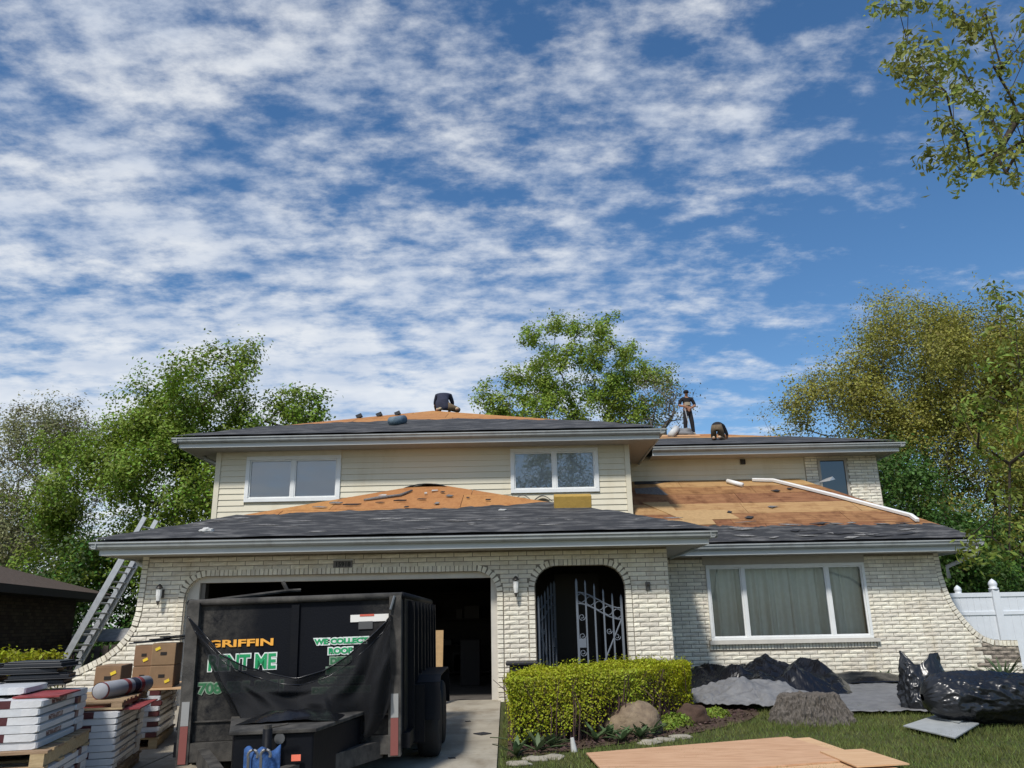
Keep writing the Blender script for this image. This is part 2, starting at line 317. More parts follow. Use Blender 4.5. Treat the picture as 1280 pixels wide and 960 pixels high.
def tag(o, label=None, cat=None, group=None, kind=None):
    if label: o['label'] = label
    if cat: o['category'] = cat
    if group: o['group'] = group
    if kind: o['kind'] = kind
    return o
def thing(name, loc, label, cat, group=None, rot=(0, 0, 0)):
    o = link(bpy.data.objects.new(name, None)); o.location = loc; o.rotation_euler = rot; o.empty_display_size = .2
    return tag(o, label, cat, group)
def copy_tree(o, parent=None):
    c = o.copy(); COL.objects.link(c); c.parent = parent
    for ch in list(o.children): copy_tree(ch, c)
    return c
def fnoise(p, s=1.0): return mnoise.noise(Vector(p) * s)
def npmesh(name, V, Fq, tint, m, parent=None, smooth=False):
    me = bpy.data.meshes.new(name); nf = len(Fq); k = Fq.shape[1]
    me.vertices.add(len(V)); me.vertices.foreach_set('co', V.astype(np.float32).ravel())
    me.loops.add(nf * k); me.loops.foreach_set('vertex_index', Fq.astype(np.int32).ravel())
    me.polygons.add(nf); me.polygons.foreach_set('loop_start', np.arange(0, nf * k, k, dtype=np.int32))
    if tint is not None: a = me.attributes.new('tint', 'FLOAT', 'FACE'); a.data.foreach_set('value', tint.astype(np.float32))
    me.update(calc_edges=True); me.materials.append(MATS[m])
    return attach(link(bpy.data.objects.new(name, me)), parent)
def leaves(name, pos, nrm, size, m, parent=None, aspect=.6, fold=.25, clump=None):
    n = len(pos); d = rng.normal(size=(n, 3)); d -= (d * nrm).sum(1, keepdims=True) * nrm; d /= np.linalg.norm(d, axis=1, keepdims=True) + 1e-9
    s = np.cross(nrm, d); sz = size * rng.uniform(.65, 1.35, (n, 1))
    p0 = pos - d * sz * .5; p2 = pos + d * sz * .5; mid_ = pos - d * sz * .08
    p1 = mid_ + s * sz * aspect * .5 + nrm * sz * fold * .3; p3 = mid_ - s * sz * aspect * .5 + nrm * sz * fold * .3
    V = np.stack([p0, p1, p2, p3], 1).reshape(-1, 3); b = np.arange(n) * 4
    Fq = np.stack([np.stack([b, b + 1, b + 2], 1), np.stack([b, b + 2, b + 3], 1)], 1).reshape(-1, 3)
    t = rng.uniform(0, 1, n) if clump is None else np.mod(clump, 1)
    return npmesh(name, V, Fq, np.repeat(t, 2), m, parent)
def unit(v): return v / (np.linalg.norm(v, axis=-1, keepdims=True) + 1e-9)
# ================================================================== THE GROUND
Y0 = -6
def ground_sheet(name, poly, dz, m, kind='structure'):
    b = MB(); b.add([(x, y, gz(y) + dz) for x, y in poly], [tuple(range(len(poly)))]); return tag(b.build(name, m), kind=kind)
gb = MB(); gb.add([(-400, Y0 - 60, gz(-20)), (400, Y0 - 60, gz(-20)), (400, -20, gz(-20)), (-400, -20, gz(-20)), (400, G, 0), (-400, G, 0), (400, 900, 0), (-400, 900, 0)],
               [(0, 1, 2, 3), (3, 2, 4, 5), (5, 4, 6, 7)])
tag(gb.build('ground', 'lawn'), kind='structure')
DRX0, DRX1 = -7.2, -0.28
db = MB()
ys = [G + .12, 11.4, 9.0, 6.6, 4.2, 1.8, -.6, -3, -6]
dv = link(bpy.data.objects.new('driveway', MB().add([(DRX0, ys[0], .002), (DRX0, -6, gz(-6) + .002), (DRX1 + .12, -6, gz(-6) + .002), (DRX1 + .05, ys[0], .002)], [(0, 1, 2, 3)]).mesh('driveway', 'soil'))); tag(dv, kind='structure')
for i in range(len(ys) - 1):
    for x0, x1 in ((DRX0, -3.76), (-3.74, DRX1)):
        a, b2 = ys[i], ys[i + 1] + .018
        xo = lambda y: (.012 * (G - y)) if x1 == DRX1 else 0
        k = MB(); k.add([(x0, b2, gz(b2) + .03), (x1 + xo(b2), b2, gz(b2) + .03), (x1 + xo(a), a, gz(a) + .03), (x0, a, gz(a) + .03),
                         (x0, b2, gz(b2) - .05), (x1 + xo(b2), b2, gz(b2) - .05), (x1 + xo(a), a, gz(a) - .05), (x0, a, gz(a) - .05)],
                        [(0, 1, 2, 3), (4, 5, 1, 0), (5, 6, 2, 1), (6, 7, 3, 2), (7, 4, 0, 3)])
        k.build('slab', 'concrete', dv)
bed = [(-.12, 8.75), (.35, 9.0), (.9, 9.35), (1.6, 9.75), (2.3, 10.3), (2.9, 10.9), (3.3, 11.6), (3.4, 13.0), (2.5, G), (-.16, G)]
ground_sheet('planting_bed', bed, .012, 'soil')
# ================================================================== THE HOUSE
house = thing('brick_house', (-1.8, G, 0), 'cream brick and siding two storey house with its roof half stripped to bare wood', 'house')
BP, BL, BT = .0737, .305, .0635          # course, brick length, brick height
BW = .105                                # width of the header bands
def brick_mesh(i, ln, ht, dep=.10, rough=.006):
    r = random.Random(i); b = MB(); nx = 4 if ln > .2 else 2
    def f(u, v):
        x = -ln / 2 + ln * u; z = -ht / 2 + ht * v; e = (min(u, 1 - u) < 1e-6) or (min(v, 1 - v) < 1e-6)
        return (x, (0.004 if e else -r.uniform(0, rough)), z)
    b.grid(f, nx, 3); n = len(b.v)
    b.add([(-ln / 2, .004, -ht / 2), (ln / 2, .004, -ht / 2), (ln / 2, .004, ht / 2), (-ln / 2, .004, ht / 2), (-ln / 2, dep, -ht / 2), (ln / 2, dep, -ht / 2), (ln / 2, dep, ht / 2), (-ln / 2, dep, ht / 2)],
          [(0, 4, 5, 1), (1, 5, 6, 2), (2, 6, 7, 3), (3, 7, 4, 0)])
    return b
BRK = [brick_mesh(i, BL - .011, BT) for i in range(6)]
BRKM = [b.mesh('brick', 'brick') for b in BRK]
def rounded_path(x0, x1, ztop, rad, zbot=0.0, step=BP):
    """opening outline from bottom left over the top to bottom right; returns (x, z, nx, nz) at equal steps"""
    segs = []
    def arc(cx, cz, a0, a1): return [(cx + rad * math.cos(a), cz + rad * math.sin(a)) for a in np.linspace(a0, a1, 12)]
    pts = [(x0, zbot)] + arc(x0 + rad, ztop - rad, math.pi, math.pi / 2) + arc(x1 - rad, ztop - rad, math.pi / 2, 0) + [(x1, zbot)]
    return resample(pts, step)
def resample(pts, step):
    P = np.array(pts); d = np.r_[0, np.cumsum(np.linalg.norm(np.diff(P, axis=0), axis=1))]; n = int(d[-1] / step)
    t = (np.arange(n) + .5) * d[-1] / n; X = np.interp(t, d, P[:, 0]); Z = np.interp(t, d, P[:, 1])
    X2 = np.interp(t + .01, d, P[:, 0]); Z2 = np.interp(t + .01, d, P[:, 1]); X1 = np.interp(t - .01, d, P[:, 0]); Z1 = np.interp(t - .01, d, P[:, 1])
    tx, tz = X2 - X1, Z2 - Z1; l_ = np.hypot(tx, tz); return np.stack([X, Z, -tz / l_, tx / l_, tx / l_, tz / l_], 1), d[-1] / n
def brick_wall(name, Y, z0, z1, inside, bands, parent, xr, budget, thick=.10, seed=1, dirty=None, phase=0):
    """inside(x, z): wall there and not a header band; bands: resampled outlines carrying header bricks"""
    r = random.Random(seed); wall = MB(); nz = int((z1 - z0) / .018); xs = np.arange(xr[0], xr[1], .02)
    full = inside['wall']; field = inside['field']
    for k in range(nz):
        za, zb = z0 + (z1 - z0) * k / nz, z0 + (z1 - z0) * (k + 1) / nz; zm = (za + zb) / 2; run = None
        for x in list(xs) + [1e9]:
            ok = x < 1e8 and full(x, zm)
            if ok and run is None: run = x
            if not ok and run is not None:
                wall.add([(run, Y, za), (xe, Y, za), (xe, Y, zb), (run, Y, zb)], [(0, 1, 2, 3)])
                wall.add([(run, Y + thick * 1.9, za), (xe, Y + thick * 1.9, za), (xe, Y + thick * 1.9, zb), (run, Y + thick * 1.9, zb)], [(3, 2, 1, 0)]); run = None
            xe = x + .02
    wo = wall.build(name, 'mortar', parent); stuff = MB(); nb = 0; rows = int((z1 - z0) / BP); todo = []
    for k in range(rows):
        z = z0 + (k + .5) * BP; x = xr[0] - BL + (k % 2) * BL / 2 + phase; fine = np.arange(xr[0], xr[1], .008); msk = np.array([field(q, z) for q in fine])
        while x < xr[1]:
            sel = (fine >= x) & (fine < x + BL) & msk
            if sel.sum() > 3:
                q = fine[sel]; cut = np.where(np.diff(q) > .02)[0]
                for part in np.split(q, cut + 1):
                    if len(part) * .008 > .035: todo.append((part[0], part[-1] + .008, z))
            x += BL
    order = list(range(len(todo))); r.shuffle(order)
    whole = [i for i in order if todo[i][1] - todo[i][0] > BL - .02]; pick = set(whole[:budget])
    for i, (a, b, z) in enumerate(todo):
        ln = b - a - .011
        if ln < .02: continue
        jit = r.uniform(-.004, .002); cx = (a + b) / 2
        if dirty and dirty(cx, z):
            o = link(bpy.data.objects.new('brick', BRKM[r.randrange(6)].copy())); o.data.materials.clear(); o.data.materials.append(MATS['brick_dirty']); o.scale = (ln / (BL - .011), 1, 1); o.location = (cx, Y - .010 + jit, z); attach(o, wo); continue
        if i in pick:
            o = link(bpy.data.objects.new('brick', BRKM[r.randrange(6)])); o.scale = (ln / (BL - .011), 1, 1); o.location = (cx, Y - .010 + jit, z); attach(o, wo)
        else:
            bb = BRK[r.randrange(6)]; s = ln / (BL - .011)
            stuff.add([(cx + v[0] * s, Y - .010 + jit + v[1], z + v[2]) for v in bb.v], bb.f, r.uniform(.01, .99))
    hb = MB()
    for path, step, side in bands:
        for X, Z, nx, nz_, tx, tz in path:
            j = r.uniform(-.004, .003); c = (X + nx * side * BW / 2, Y + .055 + j, Z + nz_ * side * BW / 2); h = step / 2 - .006
            hb.obox(c, (tx * h, 0, tz * h), (0, .075, 0), (nx * (BW / 2 - .005), 0, nz_ * (BW / 2 - .005)), r.uniform(.01, .99))
    tag(stuff.build('brick_courses', 'brick', wo), kind='stuff')
    if bands: tag(hb.build('header_bricks', 'brick', wo), kind='stuff')
    return wo
# ---- garage wall
GX0, GX1 = -6.24, 2.54
OX0, OX1, OZ, OR = -5.50, -.32, 2.045, .36
AX0, AX1, AZ, AR = .31, 1.81, 2.11, .36
flL = [(-8.2, .46), (-7.6, .50), (-7.25, .57), (-6.97, .70), (-6.72, .83), (-6.55, .96), (-6.43, 1.10), (-6.33, 1.27), (-6.285, 1.5), (-6.27, 1.9), (-6.26, 2.40)]
FLZ = np.array([p[1] for p in flL]); FLX = np.array([p[0] for p in flL])
def left_edge(z): return -8.2 if z < .46 else float(np.interp(z, FLZ, FLX))
def in_round(x, z, x0, x1, zt, rad):
    if x < x0 or x > x1 or z > zt: return False
    if z <= zt - rad: return True
    cz = zt - rad
    if x < x0 + rad: return (x - x0 - rad) ** 2 + (z - cz) ** 2 < rad * rad
    if x > x1 - rad: return (x - x1 + rad) ** 2 + (z - cz) ** 2 < rad * rad
    return True
def g_wall(x, z): return left_edge(z) + .005 < x < GX1 and not in_round(x, z, OX0, OX1, OZ, OR) and not in_round(x, z, AX0, AX1, AZ, AR)
def near_flare(x, z, e=BW):
    if z < .46 and x < -7.3: return z > .46 - e
    p = np.hypot(np.interp(np.linspace(0, 10, 60), range(11), FLX) - x, np.interp(np.linspace(0, 10, 60), range(11), FLZ) - z)
    return p.min() < e
def g_field(x, z):
    if not (left_edge(z) < x < GX1): return False
    if x < -6.05 and near_flare(x, z): return False
    return not in_round(x, z, OX0 - BW, OX1 + BW, OZ + BW, OR + BW) and not in_round(x, z, AX0 - BW, AX1 + BW, AZ + BW, AR + BW)
pO, sO = rounded_path(OX0, OX1, OZ, OR); pA, sA = rounded_path(AX0, AX1, AZ, AR); pF, sF = resample(flL, BP)
garage_wall = brick_wall('garage_wall', G, 0, 2.42, {'wall': g_wall, 'field': g_field}, [(pO, sO, 1), (pA, sA, 1), (pF, sF, -1)], house, (-8.2, GX1), 290, seed=3)
gsw = MB().box(GX1 - .1, GX1 - .002, G + .02, WG + .02, 0, 2.42).build('garage_side_wall', 'mortar', house)
sb = MB()
for k in range(32):
    y = G + .004 - (k % 2) * BL / 2
    while y < WG:
        a, b2 = max(y, G + .004), min(y + BL - .011, WG)
        if b2 - a > .03: sb.box(GX1 - .09, GX1 + .006 + random.uniform(-.003, .003), a, b2, k * BP + .005, (k + 1) * BP - .006, random.uniform(.01, .99))
        y += BL
tag(sb.build('brick_courses', 'brick', gsw), kind='stuff')
MB().box(GX0, GX0 + .1, G + .2, U + 6, 0, 2.42).build('garage_left_wall', 'brick', house)
# ---- wing wall
WX1 = 8.5
flR = [(8.50, 2.40), (8.515, 2.0), (8.56, 1.71), (8.62, 1.48), (8.70, 1.30), (8.84, 1.08), (8.98, .90), (9.12, .79), (9.30, .72), (9.50, .705), (9.76, .70)]
RZ = np.array([p[1] for p in flR])[::-1]; RX = np.array([p[0] for p in flR])[::-1]
def right_edge(z): return 9.76 if z < .70 else float(np.interp(z, RZ, RX))
VX0, VX1, VZ0, VZ1 = 3.80, 6.97, .80, 2.32
flRp = np.array(flR); flRd = np.stack([np.interp(np.linspace(0, 10, 60), range(11), flRp[:, 0]), np.interp(np.linspace(0, 10, 60), range(11), flRp[:, 1])], 1)
def in_win(x, z, e=0): return VX0 - e < x < VX1 + e and VZ0 - e * 0 < z
def w_wall(x, z): return GX1 - .05 < x < right_edge(z) - .005 and not in_win(x, z)
def w_field(x, z):
    if not (GX1 - .05 < x < right_edge(z)) or in_win(x, z): return False
    if VX0 - .05 < x < VX1 + .05 and VZ0 - BW - .075 < z < VZ0: return False
    if x > 8.3 and np.hypot(flRd[:, 0] - x, flRd[:, 1] - z).min() < BW: return False
    return True
pR, sR = resample(flR, BP); pS, sS = resample([(VX0 - .04, VZ0 - .07), (VX1 + .04, VZ0 - .07)], .062)
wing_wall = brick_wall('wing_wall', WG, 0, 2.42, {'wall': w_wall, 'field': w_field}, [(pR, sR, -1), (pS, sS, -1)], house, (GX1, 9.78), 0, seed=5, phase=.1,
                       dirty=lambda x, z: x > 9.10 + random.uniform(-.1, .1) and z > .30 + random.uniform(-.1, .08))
MB().box(WX1 - .12, WX1, WG + .2, W, 0, 2.42).build('wing_side_wall', 'brick', house)
# ---- upper storey walls: siding boards on a shell
def shell(name, x0, x1, y0, y1, z0, z1, m): return MB().box(x0, x1, y0, y1, z0, z1).build(name, m, house)
UX0, UX1, UZ1 = -6.5, 2.53, 4.95
us = shell('upper_wall', UX0 + .02, UX1 - .02, U + .03, U + 9.0, 2.4, UZ1, 'siding')
def boards(wall, x0, x1, Y, z0, z1, holes, exp=.127):
    z = z0
    while z < z1:
        za, zb = z, min(z + exp, z1); cuts = [(x0, x1)]
        for hx0, hx1, hz0, hz1 in holes:
            if zb > hz0 + .01 and za < hz1 - .01: cuts = [c for a, b in cuts for c in ((a, min(b, hx0)), (max(a, hx1), b)) if c[1] - c[0] > .02]
        for a, b in cuts:
            k = MB(); k.add([(a, Y - .022, za), (b, Y - .022, za), (b, Y - .004, zb), (a, Y - .004, zb), (a, Y + .02, za), (b, Y + .02, za), (b, Y + .02, zb), (a, Y + .02, zb)],
                            [(0, 1, 2, 3), (0, 4, 5, 1), (1, 5, 6, 2), (2, 6, 7, 3), (3, 7, 4, 0)]); k.build('siding_board', 'siding', wall)
        z += exp
UW = [(-5.84, -3.77, 3.80, 4.80), (-.07, 1.85, 3.885, 4.86)]
boards(us, UX0 + .10, UX1 - .10, U + .008, 2.72, UZ1, UW)
for x0, x1 in ((UX0 - .012, UX0 + .098), (UX1 - .098, UX1 + .012)): MB().box(x0, x1, U - .03, U + .12, 2.5, UZ1).build('corner_trim', 'siding', us)
ws = shell('rear_wing_wall', UX1 - .3, 8.98, W + .03, W + 6, 3.0, 5.10, 'siding')
boards(ws, UX1, 7.19, W + .008, 4.1, 5.06, [])
MB().box(5.62, 5.74, W - .05, W + .02, 4.86, 4.98).build('vent_cap', 'dark_door', ws)
# brick end of the rear wing with its window
def r_wall(x, z): return 7.20 < x < 8.99 and not (7.52 < x < 8.24 and z < 4.98)
rear_brick = brick_wall('rear_wing_brick', W - .01, 3.2, 5.08, {'wall': r_wall, 'field': r_wall}, [], ws, (7.20, 8.99), 0, seed=9)
# ---- windows
def slider(name, x0, x1, z0, z1, Y, glass, parts, blind, parent, fr=.085, trim=.0, mull=.07):
    w = MB(); w.box(x0, x1, Y - .045, Y + .02, z0, z0 + fr); w.box(x0, x1, Y - .045, Y + .02, z1 - fr, z1); w.box(x0, x0 + fr, Y - .045, Y + .02, z0 + fr, z1 - fr); w.box(x1 - fr, x1, Y - .045, Y + .02, z0 + fr, z1 - fr)
    wo = w.build(name, 'trim_white', parent, bevel=.006); xs = [x0 + fr] + [x0 + fr + (x1 - x0 - 2 * fr) * p for p in parts] + [x1 - fr]
    for p in xs[1:-1]: MB().box(p - mull / 2, p + mull / 2, Y - .03, Y + .02, z0 + fr, z1 - fr).build('mullion', 'trim_white', wo)
    for i in range(len(xs) - 1):
        a = xs[i] + (mull / 2 if i else 0); b = xs[i + 1] - (mull / 2 if i < len(xs) - 2 else 0); s = .026
        k = MB(); za, zb = z0 + fr, z1 - fr
        for bx in ((a, b, za, za + s), (a, b, zb - s, zb), (a, a + s, za + s, zb - s), (b - s, b, za + s, zb - s)): k.box(bx[0], bx[1], Y - .012 - .008 * (i % 2), Y + .02, bx[2], bx[3])
        k.build('sash', 'trim_white', wo)
        MB().add([(a + s, Y + .012, za + s), (b - s, Y + .012, za + s), (b - s, Y + .012, zb - s), (a + s, Y + .012, zb - s)], [(0, 1, 2, 3)]).build('pane', glass, wo)
    if blind: MB().add([(x0 + fr, Y + .026, z0 + fr), (x1 - fr, Y + .026, z0 + fr), (x1 - fr, Y + .026, z1 - fr), (x0 + fr, Y + .026, z1 - fr)], [(0, 1, 2, 3)]).build('blind', blind, wo)
    return wo
for i, (x0, x1, z0, z1) in enumerate(UW):
    slider('window', x0, x1, z0, z1, U, 'glass_grey', [.5], 'blind', house)
    MB().box(x0 - .0, x1 + .0, U - .03, U + .02, z1 + .002, UZ1).build('window_header', 'siding', us)
pw = slider('picture_window', VX0, VX1, VZ0 - .0, VZ1 - .08, WG - .0, 'glass', [.22, .77], None, house, fr=.055, mull=.055)
MB().box(VX0 - .04, VX1 + .10, WG - .09, WG + .05, VZ0 - .07, VZ0 - .002).build('sill', 'jamb', pw)
MB().box(VX0 - .05, VX1 + .02, WG - .035, WG + .05, VZ1 - .078, 2.44).build('head_panel', 'soffit', pw)
rm = MB(); a, b, c, d, e, f = VX0 - .02, VX1 + .02, WG + .06, WG + 1.6, VZ0 - .1, 2.40
rm.add([(a, c, e), (b, c, e), (b, d, e), (a, d, e), (a, c, f), (b, c, f), (b, d, f), (a, d, f)], [(0, 1, 2, 3), (7, 6, 5, 4), (3, 2, 6, 7), (0, 3, 7, 4), (2, 1, 5, 6)]); rm.build('room', 'room_dark', pw)
def curt(x0, x1, y, amp, per, name='curtain'):
    k = MB(); n = int((x1 - x0) / per * 10)
    k.grid(lambda u, v: (x0 + (x1 - x0) * u, y + amp * (math.sin(2 * math.pi * (x0 + (x1 - x0) * u) / per + 1.3 * math.sin(u * 11)) + .35 * math.sin(4.3 * math.pi * (x0 + (x1 - x0) * u) / per + u * 7)) * (1.05 - .35 * v) * (.6 + .5 * abs(math.sin(u * 9 + 1))), VZ0 + (VZ1 - VZ0) * v), n, 3); k.build(name, 'curtain', pw, smooth=True)
curt(VX0 + .02, VX0 + 1.70, WG + .24, .075, .26); curt(VX0 + 1.62, VX1 - .02, WG + .27, .080, .30)
bw = MB(); x0, x1, z0, z1 = 7.52, 8.24, 3.4, 4.98
for bx in ((x0, x1, z1 - .07, z1), (x0, x0 + .06, z0, z1 - .07), (x1 - .06, x1, z0, z1 - .07)): bw.box(bx[0], bx[1], W - .03, W + .02, bx[2], bx[3])
bwo = bw.build('rear_window', 'soffit', house); MB().add([(x0 + .05, W + .0, z0), (x1 - .05, W + .0, z0), (x1 - .05, W + .0, z1 - .06), (x0 + .05, W + .0, z1 - .06)], [(0, 1, 2, 3)]).build('pane', 'glass_blue', bwo)
# ---- eaves: soffit, fascia, gutter
def eave(x0, x1, yf, zt, ywall, parent, left=True, right=True, back=3.0, name='eave', fh=.20):
    """front edge of gutter at yf, its top at zt"""
    fx0, fx1 = x0 + (.13 if left else 0), x1 - (.13 if right else 0); yy = yf + .12
    MB().box(fx0, fx1, yy, yy + .03, zt - fh, zt + .0).build('fascia', 'fascia', parent)
    MB().box(fx0 + .001, fx1 - .001, yy + .03, ywall + .2, zt - fh + .012, zt - fh + .03).build('soffit', 'soffit', parent)
    prof = [(0, 0), (0, -.022), (.018, -.03), (.028, -.075), (.06, -.105), (.118, -.108), (.118, -.002), (.106, -.002), (.106, -.09), (.06, -.09), (.03, -.07), (.012, -.016), (.012, 0)]
    g = MB(); g.prism([(x0, yf + p[0], zt + p[1]) for p in prof][::-1], (x1 - x0, 0, 0)); go = g.build('gutter', 'gutter', parent)
    for sd, xe, ok in ((-1, x0, left), (1, x1, right)):
        if not ok: continue
        fx = fx0 if sd < 0 else fx1
        MB().box(min(fx, fx - sd * .03), max(fx, fx - sd * .03), yy + .031, yy + back, zt - fh, zt).build('fascia', 'fascia', parent)
        g = MB(); g.prism([(xe - sd * p[0], yf + .001, zt + p[1] + .0) for p in prof][:: sd], (0, back, 0)); g.build('gutter', 'gutter', parent)
    return go
GE = (-6.85, 3.26, 12.82, 2.57); WE = (3.2, 9.09, 15.52, 2.59); UE = (-7.25, 3.25, 16.3, 5.10); RE = (3.36, 9.44, 18.6, 5.20)
eave(*GE, G, house, back=6); eave(WE[0] - .35, WE[1], WE[2], WE[3], WG, house, left=False, back=5); eave(*UE, U, house, back=6); eave(*RE, W, house, left=False, back=6)
MB().box(GX1, 2.54 + .62, G - .3, WG - .5, 2.40, 2.415).build('soffit', 'soffit', house)
for x0, x1, y0, y1, z in ((-6.75, -6.2, 13.1, 22, 2.395), (-7.1, -6.5, 16.6, 25, 4.925), (2.5, 3.12, 16.6, 25, 4.925), (8.9, 9.3, 18.8, 25, 5.03)): MB().box(x0, x1, y0, y1, z, z + .015).build('soffit', 'soffit', house)
# downspouts
k = MB(); k.tube([(8.98, 15.60, 2.47), (8.97, 15.66, 2.33), (8.58, 16.10, 2.12), (8.60, 16.13, 1.9)], .04, 8); k.build('downspout', 'gutter', house, smooth=True)
k = MB(); p0 = atY(158, 703, 14.2); k.tube([(-6.72, 14.2, 2.47), (-6.66, 14.2, 2.34), (-6.38, 14.0, 2.22), (-6.30, 14.0, 2.0)], .04, 8); k.build('downspout', 'trim_white', house, smooth=True)
k = MB(); k.tube([(-7.0, 17.4, 4.97), (-6.9, 17.4, 4.86), (-6.6, 17.3, 4.72), (-6.55, 17.3, 4.4)], .04, 8); k.build('downspout', 'gutter', house, smooth=True)
MB().box(-6.62, -6.51, 17.25, 17.5, 4.05, 4.70).build('meter_box', 'dark_door', house)
# ---- roofs
def plane_roof(name, polys, m, th=.03):
    b = MB()
    for p in polys: b.prism([Vector(q) for q in p], (0, 0, -th))
    return b.build(name, m, house)
GA = (-1.80, 17.05, 4.13); gz0 = GE[3] + .005
garage_roof = plane_roof('garage_roof', [[(GE[0] + .02, GE[2] + .02, gz0), (GE[1] - .02, GE[2] + .02, gz0), GA], [(GE[0] + .02, GE[2] + .02, gz0), GA, (GA[0], 21, GA[2]), (GE[0] + .02, 21, gz0)], [(GE[1] - .02, GE[2] + .02, gz0), (GE[1] - .02, 18, gz0), (GA[0], 18, GA[2]), GA]], 'felt')
WP = (7.0, 19.32, 4.47); wz0 = WE[3] + .005
wing_roof = plane_roof('wing_roof', [[(2.5, WE[2] + .02, wz0), (WE[1] - .02, WE[2] + .02, wz0), WP, (2.5, 19.32, WP[2])], [(WE[1] - .02, WE[2] + .02, wz0), (WE[1] - .02, 20, wz0), WP]], 'felt')
UA = (-2.25, 21.5, 6.96); uz0 = UE[3] + .005
upper_roof = plane_roof('upper_roof', [[(UE[0] + .02, UE[2] + .02, uz0), (UE[1] - .02, UE[2] + .02, uz0), UA], [(UE[0] + .02, UE[2] + .02, uz0), UA, (UA[0], 30, UA[2]), (UE[0] + .02, 30, uz0)], [(UE[1] - .02, UE[2] + .02, uz0), (UE[1] - .02, 30, uz0), (UA[0], 30, UA[2]), UA]], 'felt')
RP = .262; RYr = 26.7; rz0 = RE[3] + .005; RZr = rz0 + RP * (RYr - RE[2]); RXa = 6.9
rear_roof = plane_roof('rear_roof', [[(2.6, RE[2] + .02, rz0), (RE[1] - .02, RE[2] + .02, rz0), (RXa, RYr, RZr), (2.6, RYr, RZr)], [(RE[1] - .02, RE[2] + .02, rz0), (RE[1] - .02, 31, rz0), (RXa, RYr, RZr)], [(2.6, RYr, RZr), (RXa, RYr, RZr), (RE[1], 34, rz0), (2.6, 34, rz0)]], 'felt')
def plane_of(a, b, c):
    a, b, c = Vector(a), Vector(b), Vector(c); n = (b - a).cross(c - a).normalized(); return (a, n if n.z > 0 else -n)
PG = plane_of((GE[0], GE[2], gz0), (GE[1], GE[2], gz0), GA); PW = plane_of((2.5, WE[2], wz0), (WE[1], WE[2], wz0), (2.5, 19.32, WP[2])); PU = plane_of((UE[0], UE[2], uz0), (UE[1], UE[2], uz0), UA); PR = plane_of((2.6, RE[2], rz0), (9, RE[2], rz0), (2.6, RYr, RZr))
def onroof(x, y, P, off=0.0):
    p = hit(x, y, P[0], P[1]); return p + P[1] * off
def zon(P, x, y): return P[0].z - (P[1].x * (x - P[0].x) + P[1].y * (y - P[0].y)) / P[1].z
def sheet(P, xy, off, th, name, m, parent):
    pts = [Vector((x, y, zon(P, x, y))) + P[1] * off for x, y in xy]; b = MB(); b.prism(pts, P[1] * th); return b.build(name, m, parent)
def clip(poly, lines):                     # convex clip by half-planes a*x+b*y<=c
    for a, b, c in lines:
        res = []
        for i in range(len(poly)):
            p, q = poly[i], poly[(i + 1) % len(poly)]; dp = a * p[0] + b * p[1] - c; dq = a * q[0] + b * q[1] - c
            if dp <= 0: res.append(p)
            if dp * dq < 0: t = dp / (dp - dq); res.append((p[0] + (q[0] - p[0]) * t, p[1] + (q[1] - p[1]) * t))
        poly = res
        if len(poly) < 3: return []
    return poly
def half(p, q):                            # keep left of p->q
    dx, dy = q[0] - p[0], q[1] - p[1]; return (dy, -dx, dy * p[0] - dx * p[1])
def deck(P, parent, outline, x0, x1, ya, yb, mats, lx=2.44, ly=1.1, off=.004, seed=0, th=.012, jit=.0):
    r = random.Random(seed); lines = [half(outline[i], outline[(i + 1) % len(outline)]) for i in range(len(outline))]; y = ya; row = 0
    while y < yb:
        y2 = min(y + ly, yb); x = x0 - r.uniform(0, lx)
        while x < x1:
            q = clip([(x + .005, y + .005), (x + lx - .005, y + .005), (x + lx - .005, y2 - .005), (x + .005, y2 - .005)], lines)
            if len(q) > 2: sheet(P, q, off + r.uniform(0, .004), th, 'plywood_sheet', r.choice(mats[row % len(mats)]), parent)
            x += lx
        y = y2; row += 1
def felt_cover(P, parent, lo, hi, x0, x1, name='felt', m='felt_scuffed', off=.036, n=160, seed=0, amp=.05):
    """felt from lo(x) to a torn edge near hi(x), as depths along Y"""
    b = MB()
    def fn(u, v):
        x = x0 + (x1 - x0) * u; h = hi(x) + amp * (fnoise((x * 1.3, seed, 0)) + .7 * fnoise((x * 4.1, seed, 3)) + .4 * fnoise((x * 13, seed, 5))); l = lo(x); h = max(h, l)
        y = l + (h - l) * v; p = Vector((x, y, zon(P, x, y))); return p + P[1] * (off + .010 * fnoise((x * 2, y * 3, seed)) + (.012 * max(0, fnoise((x * 5, seed, 8))) if v > .99 else 0))
    b.grid(fn, n, 10); return b.build(name, m, parent, smooth=True)
# garage front: dark felt below, orange deck above
gsl = (GA[1] - GE[2]) / (GA[0] - GE[0])
go_line = sorted([(p.x, p.y) for p in (onroof(x, y, PG) for x, y in ((330, 645), (400, 641), (470, 639), (530, 637.5), (590, 635), (650, 632), (690, 630)))])
gx_, gy_ = [p[0] for p in go_line], [p[1] for p in go_line]
tri = [(GE[0], GE[2]), (GE[1], GE[2]), (GA[0], GA[1])]
deck(PG, garage_roof, tri, GE[0], GE[1], 13.6, 17.05, [['deck_orange']], seed=2)
lim = lambda x: GE[2] + .02 + min((x - GE[0]) * gsl, (GE[1] - x) * gsl)
felt_cover(PG, garage_roof, lambda x: GE[2] + .02, lambda x: min(float(np.interp(x, gx_, gy_)), lim(x)) - (.05 if lim(x) > float(np.interp(x, gx_, gy_)) else 0), GE[0] + .05, GE[1] - .05, seed=1, amp=.13)
